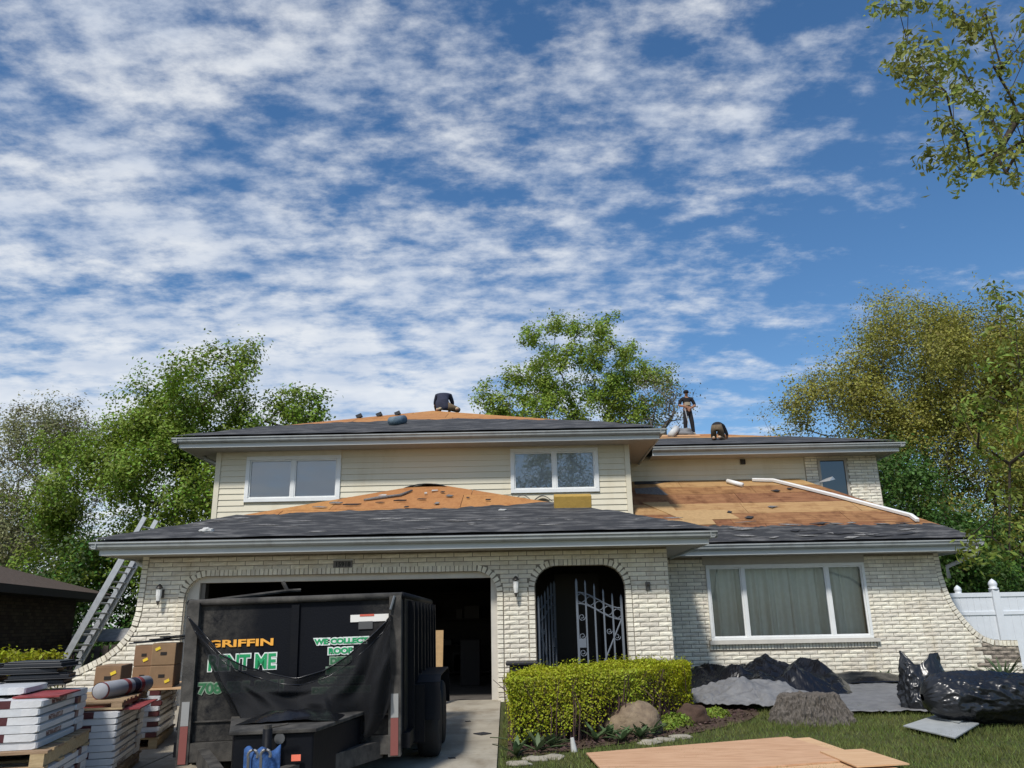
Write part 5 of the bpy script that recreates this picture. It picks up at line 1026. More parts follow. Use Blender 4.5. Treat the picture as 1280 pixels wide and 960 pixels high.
# tarps
def tarp(name, label, corners, hfun, m, nu=50, nv=40, cat='tarp', edge=.06, seed=0, thick=.006, jit=0.0, smooth=True):
    rj = random.Random(seed)
    A, B, C_, D_ = [Vector((c[0], c[1], 0)) for c in corners]; k = MB()
    def fn(u, v):
        p = (A * (1 - u) + B * u) * (1 - v) + (D_ * (1 - u) + C_ * u) * v; rag = (min(u, 1 - u, v, 1 - v) < 1e-6)
        x = p.x + edge * fnoise((u * 5, v * 5, seed + 1)); y = p.y + edge * fnoise((u * 5, v * 5, seed + 7)); h = max(0.0, hfun(u, v)); return (x + rj.uniform(-jit, jit), y + rj.uniform(-jit, jit), gz(y) + .016 + max(0, h + rj.uniform(-jit, jit) * .7))
    k.grid(fn, nu, nv); return tag(k.build(name, m, smooth=smooth, solid=thick), label, cat)
def fold(u, v, s, f):
    """straight creases in random directions, like crumpled sheet"""
    rr_ = random.Random(int(s * 100 + f)); h = 0; wu = u + .05 * fnoise((u * 4, v * 4, s)); wv = v + .05 * fnoise((u * 4, v * 4, s + 9))
    for i in range(4):
        a = rr_.uniform(0, math.pi); t = (wu * math.cos(a) + wv * math.sin(a)) * f * rr_.uniform(.35, .8) + rr_.uniform(0, 1); h += abs((t % 1) - .5) * 2 * (.5 + fnoise((u * 3, v * 3, s + i)) * .8)
    return h * .25
tarp('ground_tarp', 'flat grey felt sheet spread on the lawn between stump and black bags', [(4.3, 11.3), (5.6, 11.2), (7.2, 15.6), (4.6, 15.6)], lambda u, v: .018 + .07 * fold(u, v, 3, 5) + .03 * fold(u, v, 8, 14), 'grey_tarp', 26, 30, seed=3, jit=.016, smooth=True)
tarp('ground_tarp', 'wrinkled grey sheet edge showing under the black tarp heap', [(2.55, 12.2), (3.9, 11.5), (4.6, 13.4), (2.7, 13.8)], lambda u, v: .03 + .20 * math.sin(math.pi * u) * math.sin(math.pi * min(1, v * .8)) ** .8 + .26 * fold(u, v, 5, 9) * math.sin(math.pi * min(1, v + .1)) + .10 * fold(u, v, 2, 19), 'grey_tarp', 90, 64, seed=5, jit=.002, smooth=False)
tarp('ground_tarp', 'pale grey sheet lying between black bags and the flared wall', [(6.6, 13.0), (8.6, 12.6), (9.3, 15.2), (6.8, 15.8)], lambda u, v: .02 + .10 * fold(u, v, 3, 5), 'grey_board', 40, 30, seed=9)
RID = [((2.85, 14.9), (3.25, 14.6), .40, .34), ((3.2, 14.7), (3.75, 14.2), .42, .20), ((3.0, 13.9), (3.6, 13.5), .17, .18), ((3.75, 15.0), (4.35, 14.7), .40, .30), ((4.3, 14.75), (4.80, 14.55), .58, .38), ((4.78, 14.55), (5.35, 13.9), .50, .26), ((4.75, 14.5), (4.45, 13.4), .44, .24), ((4.1, 14.4), (3.9, 13.5), .30, .16), ((5.1, 14.9), (5.7, 14.6), .22, .25), ((5.1, 13.5), (5.5, 13.3), .14, .16)]
def hp_(u, v):
    x = 2.7 * (1 - u) + 5.2 * u + .55 * u * v; y = 13.3 + 2.7 * v - .3 * u * (1 - v); x += .10 * fnoise((x * 2.2, y * 2.2, 1)); y += .10 * fnoise((x * 2.2, y * 2.2, 5)); h = .03
    for (ax_, ay_), (bx_, by_), pk_, sp_ in RID:
        dx, dy = bx_ - ax_, by_ - ay_; t = max(0, min(1, ((x - ax_) * dx + (y - ay_) * dy) / (dx * dx + dy * dy))); d = math.hypot(x - ax_ - dx * t, y - ay_ - dy * t); h = max(h, pk_ * (1 - .45 * t * (pk_ > .5)) * max(0, 1 - d / (sp_ * 3.2)) ** 1.25)
    ed = min(1, 6 * min(u, 1 - u, v, 1 - v) + .25); return (h + .16 * fold(u, v, 9, 10) + .10 * fold(u, v, 5, 19) + .05 * fold(u, v, 12, 37) - .06) * ed
tarp('black_tarp', 'crumpled black tarp heaped against the wing wall under the picture window', [(2.7, 13.3), (5.2, 13.0), (5.9, 15.9), (2.85, 16.0)], hp_, 'black_tarp', 120, 90, seed=2, edge=.12, jit=.003, smooth=False)
tarp('black_tarp', 'flat black tarp strip along the wall base beside the weed', [(5.3, 14.9), (7.2, 15.0), (7.3, 15.95), (5.4, 15.95)], lambda u, v: .05 + .16 * math.sin(math.pi * u) * math.sin(math.pi * v) + .06 * fold(u, v, 3, 6), 'black_tarp', 60, 30, seed=6, jit=.004, smooth=True)
# black wrapped bundle and bag
def bagmesh(cx, cy, z0, ax, rad, ln, seed, name, label, wr=.10, squash=.85, taper=.12):
    k = MB(); nu, nv = 170, 110; ax = Vector(ax).normalized(); s = Vector((-ax.y, ax.x, 0)).normalized(); upv = Vector((0, 0, 1))
    def fn(u, v):
        a = 2 * math.pi * v; t = u; e = 1 - abs(2 * t - 1) ** 7; e = max(.02, e) ** .5; rr_ = rad * e * (1 - taper * t) * (1 + wr * (fnoise((t * 3 + seed, math.cos(a) * 1.5, math.sin(a) * 1.5)) - .9 * abs(fnoise((t * 7, math.cos(a) * 2.2 + seed, math.sin(a) * 2.2))) - .55 * abs(fnoise((t * 16 + a, math.cos(a) * 4, math.sin(a) * 4 + seed))) - .35 * abs(fnoise((t * 34, math.cos(a) * 9, math.sin(a) * 9 + seed)))))
        p = Vector((cx, cy, z0)) + ax * (t - .5) * ln + s * math.cos(a) * rr_ + upv * (rad * squash + math.sin(a) * rr_ * squash); p.z = max(p.z, z0 + .005); return tuple(p)
    k.grid(fn, nu, nv); return tag(k.build(name, 'black_plastic', smooth=True), label, 'bag')
b0 = gnd(1205, 914); bagmesh(b0.x + .85, b0.y + .35, gz(10.2) + .02, (1, -.06, 0), .36, 2.15, 3, 'wrapped_bundle', 'long black plastic wrapped bundle lying on the lawn beside the grey rigid sheet', .20)
bb0 = gnd(1172, 893); bgp = Vector((bb0.x, bb0.y + .25, gz(bb0.y)))
def bag2(u, v):
    a = 2 * math.pi * u; prof = np.interp(v, [0, .1, .35, .65, .85, 1], [.26, .33, .33, .30, .27, .25]); zz_ = v * .66; ear = min(.15, .26 * max(0, math.cos(a + .3)) ** 1.5) + .19 * max(0, math.cos(a - math.pi)) ** 10; wr = 1.08 + .16 * fnoise((math.cos(a) * 2, math.sin(a) * 2, v * 3)) - .22 * abs(fnoise((math.cos(a) * 3, math.sin(a) * 3, v * 4))) - .14 * abs(fnoise((math.cos(a) * 8, math.sin(a) * 8, v * 8)))
    return (bgp.x + math.cos(a) * prof * wr, bgp.y + math.sin(a) * prof * .8 * wr * (1 - .6 * v * v), bgp.z + zz_ + ear * v ** 4 - .05 * v ** 3)
k = MB(); k.grid(bag2, 120, 70); n0 = 121 * 70; k.add([(bgp.x, bgp.y, bgp.z + .52)], []); k.f += [(n0 + i, n0 + i + 1, len(k.v) - 1) for i in range(120)]; k.t += [0] * 120
tag(k.build('rubbish_bag', 'black_plastic', smooth=True), 'upright black plastic bag with two pointed ears before the wing wall', 'bag')
for i, (c4, lb) in enumerate(((((1130, 914), (1172, 902), (1225, 911), (1195, 930)), 'grey rigid sheet lying on the grass before the black bags'), (((1172, 906), (1190, 897), (1218, 902), (1200, 912)), 'small grey offcut lying on the larger grey sheet'))):
    pts = [gnd(*c_) for c_ in c4]; k = MB(); k.prism([(q_.x, q_.y, gz(q_.y) + .05 + .018 * i + .02 * (j == 1)) for j, q_ in enumerate(pts)], (0, 0, .012)); tag(k.build('grey_sheet', 'grey_board'), lb, 'sheet')
# plywood sheets on the lawn
def ply(c_, ax, L_, Wd, z, m, label):
    ax = Vector(ax).normalized(); ay = Vector((ax.y, -ax.x, 0)); k = MB(); a = Vector((c_[0], c_[1], 0)); P4 = [a, a + ax * L_, a + ax * L_ + ay * Wd, a + ay * Wd]; k.prism([(q_.x, q_.y, gz(q_.y) + z) for q_ in P4][::-1], (0, 0, .014)); tag(k.build('plywood_sheet', m), label, 'plywood')
A_ = gnd(733, 949); B_ = gnd(985, 928)
def ply4(q4, z, m, label, th=.014):
    k = MB(); k.prism([(q_[0], q_[1], gz(q_[1]) + z) for q_ in q4][::-1], (0, 0, th)); tag(k.build('plywood_sheet', m), label, 'plywood')
T_ = gnd(1012, 927); E_ = gnd(1100, 960)
ply4([(T_.x - 2.2, T_.y - .55), (T_.x, T_.y), (E_.x + .1, E_.y - .62), (E_.x - 2.2, E_.y - 1.1)], .030, 'ply_light', 'turned plywood sheet jutting out of the pile toward the stump')
ply4([(A_.x, A_.y), (B_.x, B_.y), (B_.x + .30, B_.y - 1.30), (A_.x + .10, A_.y - 1.22)], .046, 'ply_new', 'uppermost wide plywood sheet of the pile on the lawn')
g1, g2 = gnd(1026, 949), gnd(1080, 946); ply4([(g1.x, g1.y), (g2.x, g2.y), (g2.x + .10, g2.y - .75), (g1.x + .05, g1.y - .75)], .062, 'ply_light', 'small pale plywood offcut on the corner of the pile', .012)
# debris on driveway
p = gnd(603, 921); tag(MB().obox((p.x, p.y, gz(p.y) + .035), (.06, .05, 0), (-.05, .06, 0), (0, 0, .006)).build('shingle_scrap', 'felt'), 'dark shingle scrap lying on the concrete beside the hedge', 'scrap')
for i, (px, py) in enumerate(((549, 930), (565, 952), (585, 905), (530, 943), (520, 941))): p = gnd(px, py); tag(MB().obox((p.x, p.y, gz(p.y) + .034), (.03, .01, 0), (-.01, .025, 0), (0, 0, .004)).build('shingle_scrap', 'felt'), 'tiny dark scrap on the concrete beside the trailer wheel', 'scrap', 'tiny scraps by the trailer wheel')
# ================================================================== THINGS ON THE ROOFS
def rtube(name, label, cat, pts, rad, m, P, seg=10, off=None, bandm=None):
    q_ = [onroof(x, y, P, (rad if off is None else off) + .02) for x, y in pts]; k = MB(); k.tube(q_, rad, seg); return tag(k.build(name, m, smooth=True), label, cat)
dsp = [onroof(x, y, PW, .05 + .02) for x, y in ((940, 603), (960, 603.5), (966, 603.5), (1040, 622), (1100, 638), (1138, 648), (1146, 654))]
k = MB()
for a, b in zip(dsp[:-1], dsp[1:]): k.bar(a, b + (b - a).normalized() * .02, .085, .065, upv=PW[1])
tag(k.build('loose_downspout', 'white_pipe', bevel=.008), 'long white downspout lying across the bare wood of the wing roof', 'downspout')
rtube('paper_tube', 'short white tube lying on the brown roof boards', 'tube', ((909, 605), (928, 610)), .055, 'white_pipe', PW)
k = MB(); c_ = onroof(1035, 605, PW, .06); k.add([c_ + Vector(v) for v in ((-.25, 0, -.02), (.0, -.1, .0), (.12, 0, .12), (.02, .1, .10), (-.18, .12, .0), (.2, .05, .06))], [(0, 1, 2, 3), (0, 3, 4), (1, 5, 2)]); tag(k.build('flashing_scrap', 'aluminium', solid=.006), 'bent pale flashing scrap by the blue rear window', 'scrap')
c_ = onroof(716, 636, PG, .02); k = MB(); k.obox(c_ + Vector((0, 0, .12)), (.34, 0, 0), (0, .10, .035), (0, -.03, .11)); tag(k.build('foam_block', 'foam', bevel=.012), 'yellow foam insulation block standing on the dark garage roof', 'foam block')
rtube('felt_roll', 'short blue grey felt roll sitting at the upper eave', 'roll', ((489, 533.5), (505, 531)), .105, 'bluegrey', PU, 14)
c_ = onroof(258, 667, PG, .03); rock('rubbish_scrap', 'crumpled white scrap on the left garage roof edge', 'scrap', (c_.x, c_.y, c_.z + .02), .10, .06, .045, 'debris_white', 4, .5)
wd = [(-1.0, 0), (-.55, .02), (-.2, .09), (.1, .11), (.5, .06), (.9, 0)]
c_ = atY(533, 608, U - .1); k = MB(); k.grid(lambda u, v: (c_.x - .62 + 1.3 * u, U - .06 - .30 * v, c_.z - .10 + .16 * math.sin(math.pi * u) ** .8 - .05 * v + .02 * fnoise((u * 5, v * 2, 1))), 26, 6); tag(k.build('curled_felt', 'felt', solid=.012, smooth=True), 'curled black felt flap at the garage roof peak below the siding', 'felt')
for i, (x0, x1, y) in enumerate(((642, 664, 621), (666, 690, 622))):
    a = atY(x0, y + 3, U - .05); b = atY(x1, y + 3, U - .05); k = MB(); k.grid(lambda u, v: (a.x + (b.x - a.x) * u, U - .05 - .2 * v, a.z + .12 * math.sin(math.pi * u) - .04 * v - .03), 14, 4); tag(k.build('curled_felt', ('old_shingle', 'felt')[i], solid=.012, smooth=True), ('grey curled felt strip under the right siding window', 'black curled felt strip beside the yellow foam block')[i], 'felt')
k = MB(); a = atY(452, 629, 16.2)
pts = [onroof(x, y, PG, .05) for x, y in ((455, 628), (470, 626), (500, 622), (515, 616))]; k.tube(pts, [.02, .035, .03, .02], 6); tag(k.build('flashing_scrap', 'old_shingle', smooth=True), 'long grey strip of torn flashing on the left of the orange peak', 'flashing')
scr = [(478, 622, .16, .05, 'debris_white'), (543, 616, .14, .06, 'debris_white'), (532, 620, .06, .05, 'debris_white'), (546, 632, .10, .08, 'old_shingle'), (562, 623, .14, .10, 'old_shingle'), (508, 637, .10, .04, 'felt'), (527, 627, .18, .03, 'felt'), (500, 629, .25, .03, 'felt'), (475, 631, .18, .03, 'felt'), (585, 625, .06, .04, 'felt'), (440, 634, .35, .03, 'felt'), (400, 637, .30, .04, 'old_shingle'), (628, 641, .16, .06, 'debris_white'), (420, 632, .25, .05, 'old_shingle'), (553, 618, .08, .05, 'felt'), (610, 628, .10, .03, 'felt')]
for i, (x, y, a, b, m) in enumerate(scr):
    c_ = onroof(x, y, PG, .045); an = r.uniform(-.3, .3); ax = Vector((math.cos(an), math.sin(an) * .93, math.sin(an) * .35)); ay = PG[1].cross(ax); k = MB(); k.prism([c_ - ax * a * .5 - ay * b * r.uniform(.2, 1), c_ + ax * a * r.uniform(.2, .5) - ay * b * r.uniform(.3, 1), c_ + ax * a * .5 + ay * b * r.uniform(.1, 1), c_ - ax * a * r.uniform(.1, .5) + ay * b], PG[1] * r.uniform(.008, .025) + ax * .006); tag(k.build('roof_scrap', m), {'debris_white': 'white paper scrap lying on the garage roof', 'felt': 'black felt sliver lying on the orange garage roof boards', 'old_shingle': 'grey broken shingle piece on the orange garage roof boards'}[m], 'scrap', 'scraps on the garage roof ' + m.split('_')[-1])
for i in range(5):
    x, y = r.uniform(830, 1000), r.uniform(612, 650); c_ = onroof(x, y, PW, .045); an = r.uniform(-.4, .4); ax = Vector((math.cos(an), math.sin(an), .3 * math.sin(an))); k = MB(); k.prism([c_ + ax * r.uniform(-.12, -.05) + PW[1].cross(ax) * r.uniform(-.03, .0), c_ + ax * r.uniform(-.02, .03) - PW[1].cross(ax) * r.uniform(.02, .09), c_ + ax * r.uniform(.06, .15), c_ + ax * r.uniform(-.03, .03) + PW[1].cross(ax) * r.uniform(.02, .08)], PW[1] * .008); tag(k.build('roof_scrap', r.choice(['felt', 'old_shingle', 'felt'])), 'small dark felt scrap on the brown wing roof boards', 'scrap', 'scraps on the wing roof')
for i in range(44):
    x, y = r.uniform(240, 860), r.uniform(650, 672); c_ = onroof(x, y, PG, .04)
    if not (GE[0] + .4 < c_.x < GE[1] - .4 and c_.y > GE[2] + .1): continue
    an = r.uniform(-.15, .15); ax = Vector((math.cos(an), math.sin(an), .36 * math.sin(an))); k = MB(); L2 = r.uniform(.06, .26); k.prism([c_ - ax * L2, c_ - ax * L2 * .2 - PG[1].cross(ax) * r.uniform(.01, .06), c_ + ax * L2, c_ + ax * L2 * r.uniform(-.3, .4) + PG[1].cross(ax) * r.uniform(.01, .05)], PG[1] * .006); tag(k.build('roof_scrap', 'old_shingle'), 'thin grey shingle strip stuck on the dark garage roof', 'scrap', 'strips on the dark garage roof')
for i in range(34):
    x, y = r.uniform(900, 1170), r.uniform(661, 676) if i < 26 else r.uniform(655, 661); c_ = onroof(x, y, PW, .05)
    if not (2.8 < c_.x < WE[1] - .5 - (c_.y - WE[2]) * .6 and c_.y > WE[2] + .06): continue
    an = r.uniform(-.2, .2); ax = Vector((math.cos(an), math.sin(an), .5 * math.sin(an))); L2 = r.uniform(.06, .30); k = MB(); k.prism([c_ - ax * L2, c_ - ax * L2 * .2 - PW[1].cross(ax) * r.uniform(.01, .07), c_ + ax * L2, c_ + ax * L2 * r.uniform(-.3, .4) + PW[1].cross(ax) * r.uniform(.01, .06)], PW[1] * .008); tag(k.build('roof_scrap', r.choice(['old_shingle', 'old_shingle', 'felt'])), 'torn grey shingle strip along the wing roof eave', 'scrap', 'torn strips along the wing eave')
for i, (x, y) in enumerate(((449, 523.5), (474, 521.5), (497, 520))):
    c_ = onroof(x, y, PU, .05); k = MB(); k.obox(c_ + Vector((0, 0, .02)), (.07, 0, .03), (0, .05, 0), (-.02, 0, .04)); tag(k.build('roof_scrap', 'vent_black'), 'black scrap on the upper roof left of the hooded worker', 'scrap', 'scraps on the upper roof edge')
c_ = onroof(843, 541, PR, .1); 
sp0 = onroof(838, 547, PR, .06); k = MB(); k.tube([sp0, sp0 + Vector((.28, .3, .30))], [.10, .12], 8); tag(k.build('white_sack', 'debris_white', smooth=True), 'white sack slumped beside the standing worker', 'sack')
rock('white_sack', 'grey bundle lying beside the white sack on the rear roof', 'sack', (sp0.x + .55, sp0.y + .4, sp0.z + .14), .32, .2, .17, 'grey_tarp', 12, .35)
tag(MB().obox(onroof(845, 546.5, PR, .05), (.75, 0, 0), (0, .10, .026), (0, 0, .02)).build('roof_plank', 'ply_light'), 'pale plank under the standing worker on the rear roof', 'plank')
# ================================================================== PEOPLE
def person(name, label, base, H, yaw, J, E, matof, mats_):
    me = bpy.data.meshes.new('p'); names = list(J); me.from_pydata([Vector(J[n][0]) * H for n in names], [(names.index(a), names.index(b)) for a, b in E], []); o = bpy.data.objects.new('p', me); COL.objects.link(o); o.modifiers.new('s', 'SKIN'); sd = me.skin_vertices[0].data
    for i, n in enumerate(names): rr_ = J[n][1]; rr_ = rr_ if isinstance(rr_, tuple) else (rr_, rr_); sd[i].radius = (rr_[0] * H, rr_[1] * H); sd[i].use_root = (n == 'pelvis')
    ss = o.modifiers.new('u', 'SUBSURF'); ss.levels = 2; ss.render_levels = 2; bpy.context.view_layer.update(); m2 = bpy.data.meshes.new_from_object(o.evaluated_get(bpy.context.evaluated_depsgraph_get())); bpy.data.objects.remove(o)
    m2.materials.clear()
    for m in mats_: m2.materials.append(MATS[m])
    segs = [(Vector(J[a][0]) * H, Vector(J[b][0]) * H, matof(a, b)) for a, b in E]
    for p_ in m2.polygons:
        c_ = p_.center; best = (9, 0)
        for a, b, mi in segs:
            d = b - a; t = max(0, min(1, (c_ - a).dot(d) / max(d.length_squared, 1e-9))); ds = (c_ - a - d * t).length
            if ds < best[0]: best = (ds, mi)
        p_.material_index = mats_.index(best[1]); p_.use_smooth = True
    t = thing(name, base, label, 'person', None, (0, 0, yaw)); b = link(bpy.data.objects.new('body', m2)); b.parent = t; return t
def hand(J, E, w, d, n, s=1.0, side=1):
    """five short unequal fingers leaving the palm at joint w along d; the thumb leaves its side"""
    d = Vector(d).normalized(); sd = Vector((d.z, 0, -d.x)) if abs(d.y) > .5 else d.cross(Vector((0, 1, 0))); sd.normalize(); c_ = Vector(J[w][0]); palm = n + 'palm'; J[palm] = (tuple(c_ + d * .03), (.017, .012)); E.append((w, palm))
    for i, ln in enumerate((.030, .036, .033, .026)):
        a = c_ + d * .048 + sd * (.016 * (i - 1.5) * .8); b = a + d * ln * .6 + Vector((0, -.008, -.008)); e_ = b + d * ln * .3 + Vector((0, .004, -.014)); J[f'{n}f{i}a'] = (tuple(a), .0055); J[f'{n}f{i}b'] = (tuple(b), .005); J[f'{n}f{i}c'] = (tuple(e_), .0045); E += [(palm, f'{n}f{i}a'), (f'{n}f{i}a', f'{n}f{i}b'), (f'{n}f{i}b', f'{n}f{i}c')]
    a = c_ + d * .02 + sd * .022 * side; b = a + d * .022 + sd * .010 * side; J[n + 't1'] = (tuple(a), .0065); J[n + 't2'] = (tuple(b), .005); E += [(palm, n + 't1'), (n + 't1', n + 't2')]
# standing worker, facing the street
pb_ = onroof(862, 545.5, PR); Hs = (atY(862, 489, pb_.y).z - pb_.z) * 1.0
J = {'pelvis': ((0, 0, .52), (.090, .064)), 'waist': ((0, 0, .60), (.092, .066)), 'chest': ((0, .005, .74), (.106, .070)), 'upch': ((0, .005, .81), (.075, .05)), 'neck': ((0, -.005, .855), .03), 'hb': ((0, -.015, .885), (.036, .042)), 'head': ((0, -.02, .93), (.041, .050)), 'ht': ((0, -.015, .968), (.032, .040)), 'nose': ((0, -.072, .918), .007),
     'rs': ((-.115, 0, .80), .046), 're': ((-.175, .01, .665), .034), 'rw': ((-.075, -.085, .625), .018), 'ls': ((.115, 0, .80), .046), 'le': ((.175, .005, .655), .034), 'lw': ((.045, -.095, .575), .018),
     'rh': ((-.052, 0, .49), .056), 'rk': ((-.066, -.012, .28), .050), 'ra': ((-.075, .012, .06), .038), 'rf': ((-.08, -.01, .028), .026), 'rt': ((-.092, -.075, .018), .020), 'lh': ((.052, 0, .49), .056), 'lk': ((.075, -.012, .28), .050), 'la': ((.095, .012, .06), .038), 'lf': ((.10, -.01, .028), .026), 'lt': ((.112, -.075, .018), .020)}
E_ = [('pelvis', 'waist'), ('waist', 'chest'), ('chest', 'upch'), ('upch', 'neck'), ('neck', 'hb'), ('hb', 'head'), ('head', 'ht'), ('head', 'nose'), ('upch', 'rs'), ('rs', 're'), ('re', 'rw'), ('upch', 'ls'), ('ls', 'le'), ('le', 'lw'), ('pelvis', 'rh'), ('rh', 'rk'), ('rk', 'ra'), ('ra', 'rf'), ('rf', 'rt'), ('pelvis', 'lh'), ('lh', 'lk'), ('lk', 'la'), ('la', 'lf'), ('lf', 'lt')]
hand(J, E_, 'rw', (.7, -.3, -.2), 'r'); hand(J, E_, 'lw', (-.6, -.3, -.5), 'l', side=-1)
def mo(a, b):
    if b in ('hb', 'head', 'ht', 'nose', 'neck') or b in ('rw', 'lw') or 'palm' in (a + b) or (len(a) > 2 and a[1] == 'f') or b[1:2] == 't' and b[0] in 'rl' and len(b) == 3: return 'skin'
    if b in ('rf', 'rt', 'lf', 'lt'): return 'shoe'
    return 'cloth_black'
man = person('person', 'person in black T-shirt, dark trousers and cap standing on the rear roof holding a bar', pb_ + Vector((0, 0, .03)), Hs, 0, J, E_, mo, ['cloth_black', 'skin', 'shoe'])
hd = Vector(J['head'][0]) * Hs
k = MB(); k.lathe([(.060 * Hs, -.005), (.060 * Hs, .02 * Hs), (.050 * Hs, .048 * Hs), (.025 * Hs, .062 * Hs), (.003, .065 * Hs)], (hd.x, hd.y + .008 * Hs, hd.z + .012 * Hs), 16); k.add([(hd.x - .045 * Hs, hd.y - .04 * Hs, hd.z + .014 * Hs), (hd.x - .03 * Hs, hd.y - .098 * Hs, hd.z + .004 * Hs), (hd.x + .03 * Hs, hd.y - .098 * Hs, hd.z + .004 * Hs), (hd.x + .045 * Hs, hd.y - .04 * Hs, hd.z + .014 * Hs)], [(0, 1, 2, 3)]); k.build('cap', 'cloth_black', man, local=True, smooth=True)
k = MB()
for s in (-1, 1): k.obox((hd.x + s * .022 * Hs, hd.y - .056 * Hs, hd.z - .001), (.018 * Hs, 0, 0), (0, .005 * Hs, 0), (0, 0, .010 * Hs))
k.build('sunglasses', 'vent_black', man, local=True)
k = MB(); ch = Vector(J['chest'][0]) * Hs; k.grid(lambda u, v: (ch.x + (u - .5) * .12 * Hs, ch.y - .066 * Hs - .016 * Hs * math.sin(math.pi * u), ch.z - .09 * Hs + .07 * Hs * v), 8, 3); k.build('shirt_print', 'shirt_print', man, local=True)
tw = pb_ + Vector((-.075 * Hs, -.10 * Hs, .60 * Hs)); k = MB(); k.tube([tw, pb_ + Vector((-.01, -.16 * Hs, .06))], .014, 6); k.tube([pb_ + Vector((-.06, -.16 * Hs, .05)), pb_ + Vector((.05, -.16 * Hs, .05))], .02, 6); tag(k.build('pry_bar', 'aluminium'), 'thin pale bar held by the standing worker', 'tool')
# kneeling worker, bent over, back to the street
def kneel(J0): return J0
JK = {'pelvis': ((0, -.02, .27), (.095, .085)), 'waist': ((0, .07, .33), (.085, .07)), 'chest': ((0, .20, .345), (.10, .075)), 'upch': ((0, .28, .31), (.08, .06)), 'neck': ((0, .335, .27), .034), 'hb': ((0, .36, .25), (.04, .04)), 'head': ((0, .395, .225), (.045, .05)), 'ht': ((0, .43, .20), (.036, .04)),
      'rs': ((-.105, .27, .30), .042), 're': ((-.14, .33, .17), .030), 'rw': ((-.10, .40, .05), .020), 'ls': ((.105, .27, .30), .042), 'le': ((.14, .33, .17), .030), 'lw': ((.08, .42, .05), .020),
      'rh': ((-.06, -.01, .25), .066), 'rk': ((-.085, .15, .055), .046), 'ra': ((-.06, -.09, .05), .032), 'rf': ((-.055, -.125, .05), .028), 'rt': ((-.055, -.135, .012), .024), 'lh': ((.06, -.01, .25), .066), 'lk': ((.085, .15, .055), .046), 'la': ((.05, -.09, .05), .032), 'lf': ((.05, -.125, .05), .028), 'lt': ((.05, -.135, .012), .024)}
EK = [e for e in E_ if e[1] in JK and e[0] in JK]; hand(JK, EK, 'rw', (.2, .8, -.1), 'r'); hand(JK, EK, 'lw', (-.2, .8, -.1), 'l')
def mk(top, low, sole):
    def f(a, b):
        if b in ('hb', 'head', 'neck', 'ht'): return top if top == 'cloth_navy' else 'skin'
        if b in ('rw', 'lw') or 'palm' in (a + b) or a[1:2] == 'f' or (len(b) == 3 and b[1] == 't'): return 'skin'
        if b in ('rf', 'rt', 'lf', 'lt'): return sole
        if b in ('waist', 'chest', 'upch', 'rs', 'ls', 're', 'le'): return top
        return low
    return f
pk = onroof(899, 552, PR); kn = person('person', 'kneeling person in dark top and brown trousers bent over the rear roof boards', pk + Vector((0, .12, .04)), 1.45, R(-22), JK, EK, mk('cloth_black', 'cloth_brown', 'shoe_sole'), ['cloth_black', 'cloth_brown', 'shoe_sole', 'skin'])
ha = Vector(JK['head'][0]) * 1.45; k = MB(); k.lathe([(.085, -.02), (.085, .02), (.06, .06), (.01, .085)], (ha.x, ha.y + .03, ha.z + .02), 12); k.build('cap', 'cloth_black', kn, local=True, smooth=True)
JS = dict(JK); JS.update({'pelvis': ((0, 0, .12), (.11, .09)), 'waist': ((0, .04, .21), (.11, .085)), 'chest': ((0, .10, .30), (.115, .085)), 'upch': ((0, .15, .35), (.09, .07)), 'neck': ((0, .19, .36), .045), 'hb': ((0, .21, .36), (.05, .05)), 'head': ((0, .245, .355), (.052, .055)), 'ht': ((0, .28, .34), (.04, .045)),
    'rs': ((-.11, .15, .33), .046), 're': ((-.15, .24, .22), .034), 'rw': ((-.10, .33, .10), .022), 'ls': ((.11, .15, .33), .046), 'le': ((.15, .24, .22), .034), 'lw': ((.08, .34, .10), .022), 'rh': ((-.07, .01, .11), .07), 'rk': ((-.10, .25, .07), .05), 'ra': ((-.08, -.02, .04), .034), 'rf': ((-.08, -.06, .045), .028), 'rt': ((-.08, -.07, .012), .024),
    'lh': ((.08, .01, .11), .07), 'lk': ((.26, .16, .08), .05), 'la': ((.24, -.04, .045), .036), 'lf': ((.25, -.08, .045), .028), 'lt': ((.255, -.09, .012), .024)})
for n_ in list(JS):
    if n_[0] in 'rl' and ('f' in n_[1:2] and len(n_) == 4 or n_.endswith('palm') or n_[1:] in ('t1', 't2')): JS.pop(n_)
ES = [e for e in EK if e[0] in JS and e[1] in JS]; hand(JS, ES, 'rw', (.2, .8, -.1), 'r'); hand(JS, ES, 'lw', (-.2, .8, -.1), 'l')
pk2 = Vector((atY(553, 515, 21.4).x, 21.45, UA[2] - .04)); kn2 = person('person', 'person in navy hooded top kneeling at the upper roof peak', pk2 + Vector((0, .0, -.02)), 1.70, R(0), JS, ES, (lambda a, b: 'cloth_navy' if b in ('rh', 'lh') else mk('cloth_navy', 'cloth_tan', 'shoe_sole')(a, b)), ['cloth_navy', 'cloth_tan', 'shoe_sole', 'skin'])
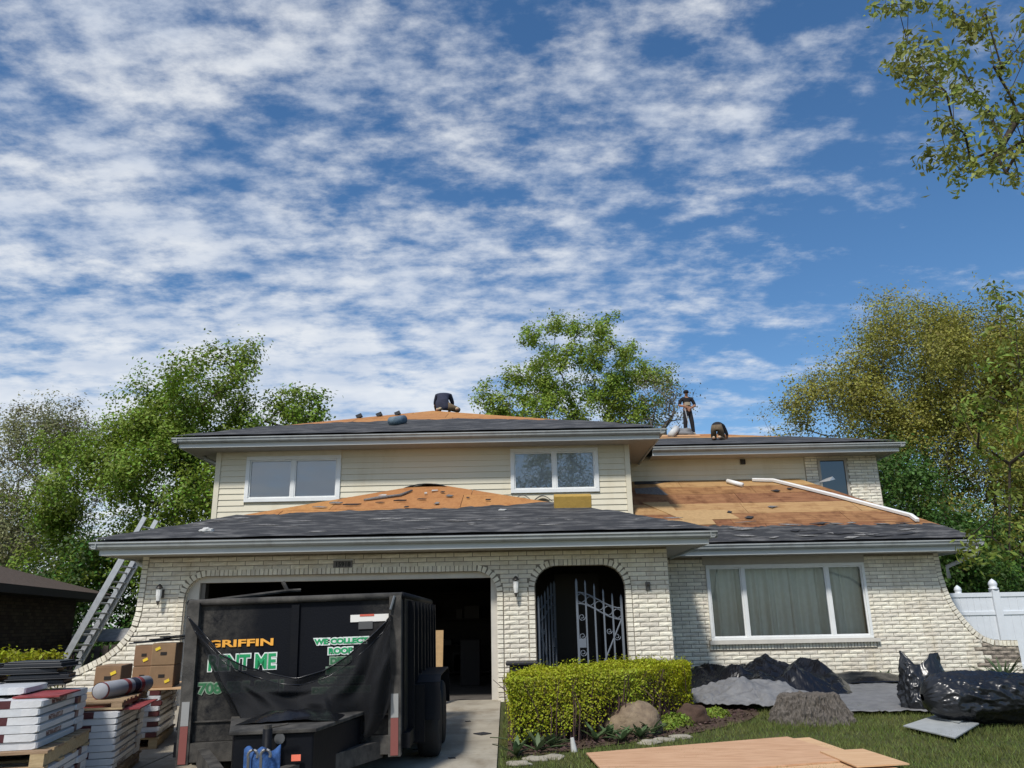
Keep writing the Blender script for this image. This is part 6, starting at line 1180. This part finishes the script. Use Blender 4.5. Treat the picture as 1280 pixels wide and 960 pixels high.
# ================================================================== GRASS
rs = np.random.default_rng(77)
def blades(n, x0, x1, y0, y1, h, wd, seed, mask):
    rs = np.random.default_rng(seed); X = rs.uniform(x0, x1, n); Yv = y0 + (y1 - y0) * rs.uniform(0, 1, n) ** 1.15; ok = np.array([mask(a, b) for a, b in zip(X, Yv)]); X, Yv = X[ok], Yv[ok]; n = len(X)
    Z = SL * (np.minimum(Yv, G) - G); a = rs.uniform(0, 2 * np.pi, n); cl_ = np.array([.75 + .5 * fnoise((p_ * 1.1, q_ * 1.1, 5)) for p_, q_ in zip(X, Yv)]); hh = h * rs.uniform(.5, 1.4, n) * cl_; lean = rs.normal(size=(n, 2)) * .45
    dx, dy = np.cos(a) * wd, np.sin(a) * wd; b0 = np.stack([X - dx, Yv - dy, Z], 1); b1 = np.stack([X + dx, Yv + dy, Z], 1); tp = np.stack([X + lean[:, 0] * hh, Yv + lean[:, 1] * hh, Z + hh], 1)
    V = np.stack([b0, b1, tp], 1).reshape(-1, 3); return V, np.arange(3 * n).reshape(-1, 3), np.mod(rs.uniform(0, .7, n) + .3 * cl_, 1)
def gm(x, y): return not pip(x, y, bed) and x > DRX1 + .012 * (G - y) + .03 and not (y > WG - .05 and x < 9.8) and not (y > G and x < 2.6)
V, Fq, tt = blades(150000, -.2, 12.5, 7.3, 16.2, .062, .0045, 5, gm); tag(npmesh('grass', V, Fq, tt, 'grass'), 'short mown green grass of the front lawn', 'grass', kind='stuff')
V, Fq, tt = blades(5000, 2.8, 9.5, 10.2, 16.1, .11, .006, 6, lambda x, y: gm(x, y) and (abs(np.hypot((x - sc_[0]) / (hw * 1.1), (y - sc_[1]) / (hw * .9)) - 1.05) < .12 or y > 15.7)); tag(npmesh('tall_grass', V, Fq, tt, 'grass'), 'longer uncut grass tufts round the stump and wall foot', 'grass', kind='stuff')
# dead leaves on the soil
pl_ = []
while len(pl_) < 2600:
    x, y = rs.uniform(-.1, 3.4), rs.uniform(8.75, 12.5)
    if pip(x, y, bed): pl_.append((x, y, gz(y) + .02 + rs.uniform(0, .02)))
tag(leaves('leaf_litter', np.array(pl_), unit(rs.normal(size=(len(pl_), 3)) * .4 + np.array([0, 0, 1.])), .045, 'twig'), 'brown dead leaf litter on the planting bed', 'leaves', kind='stuff')
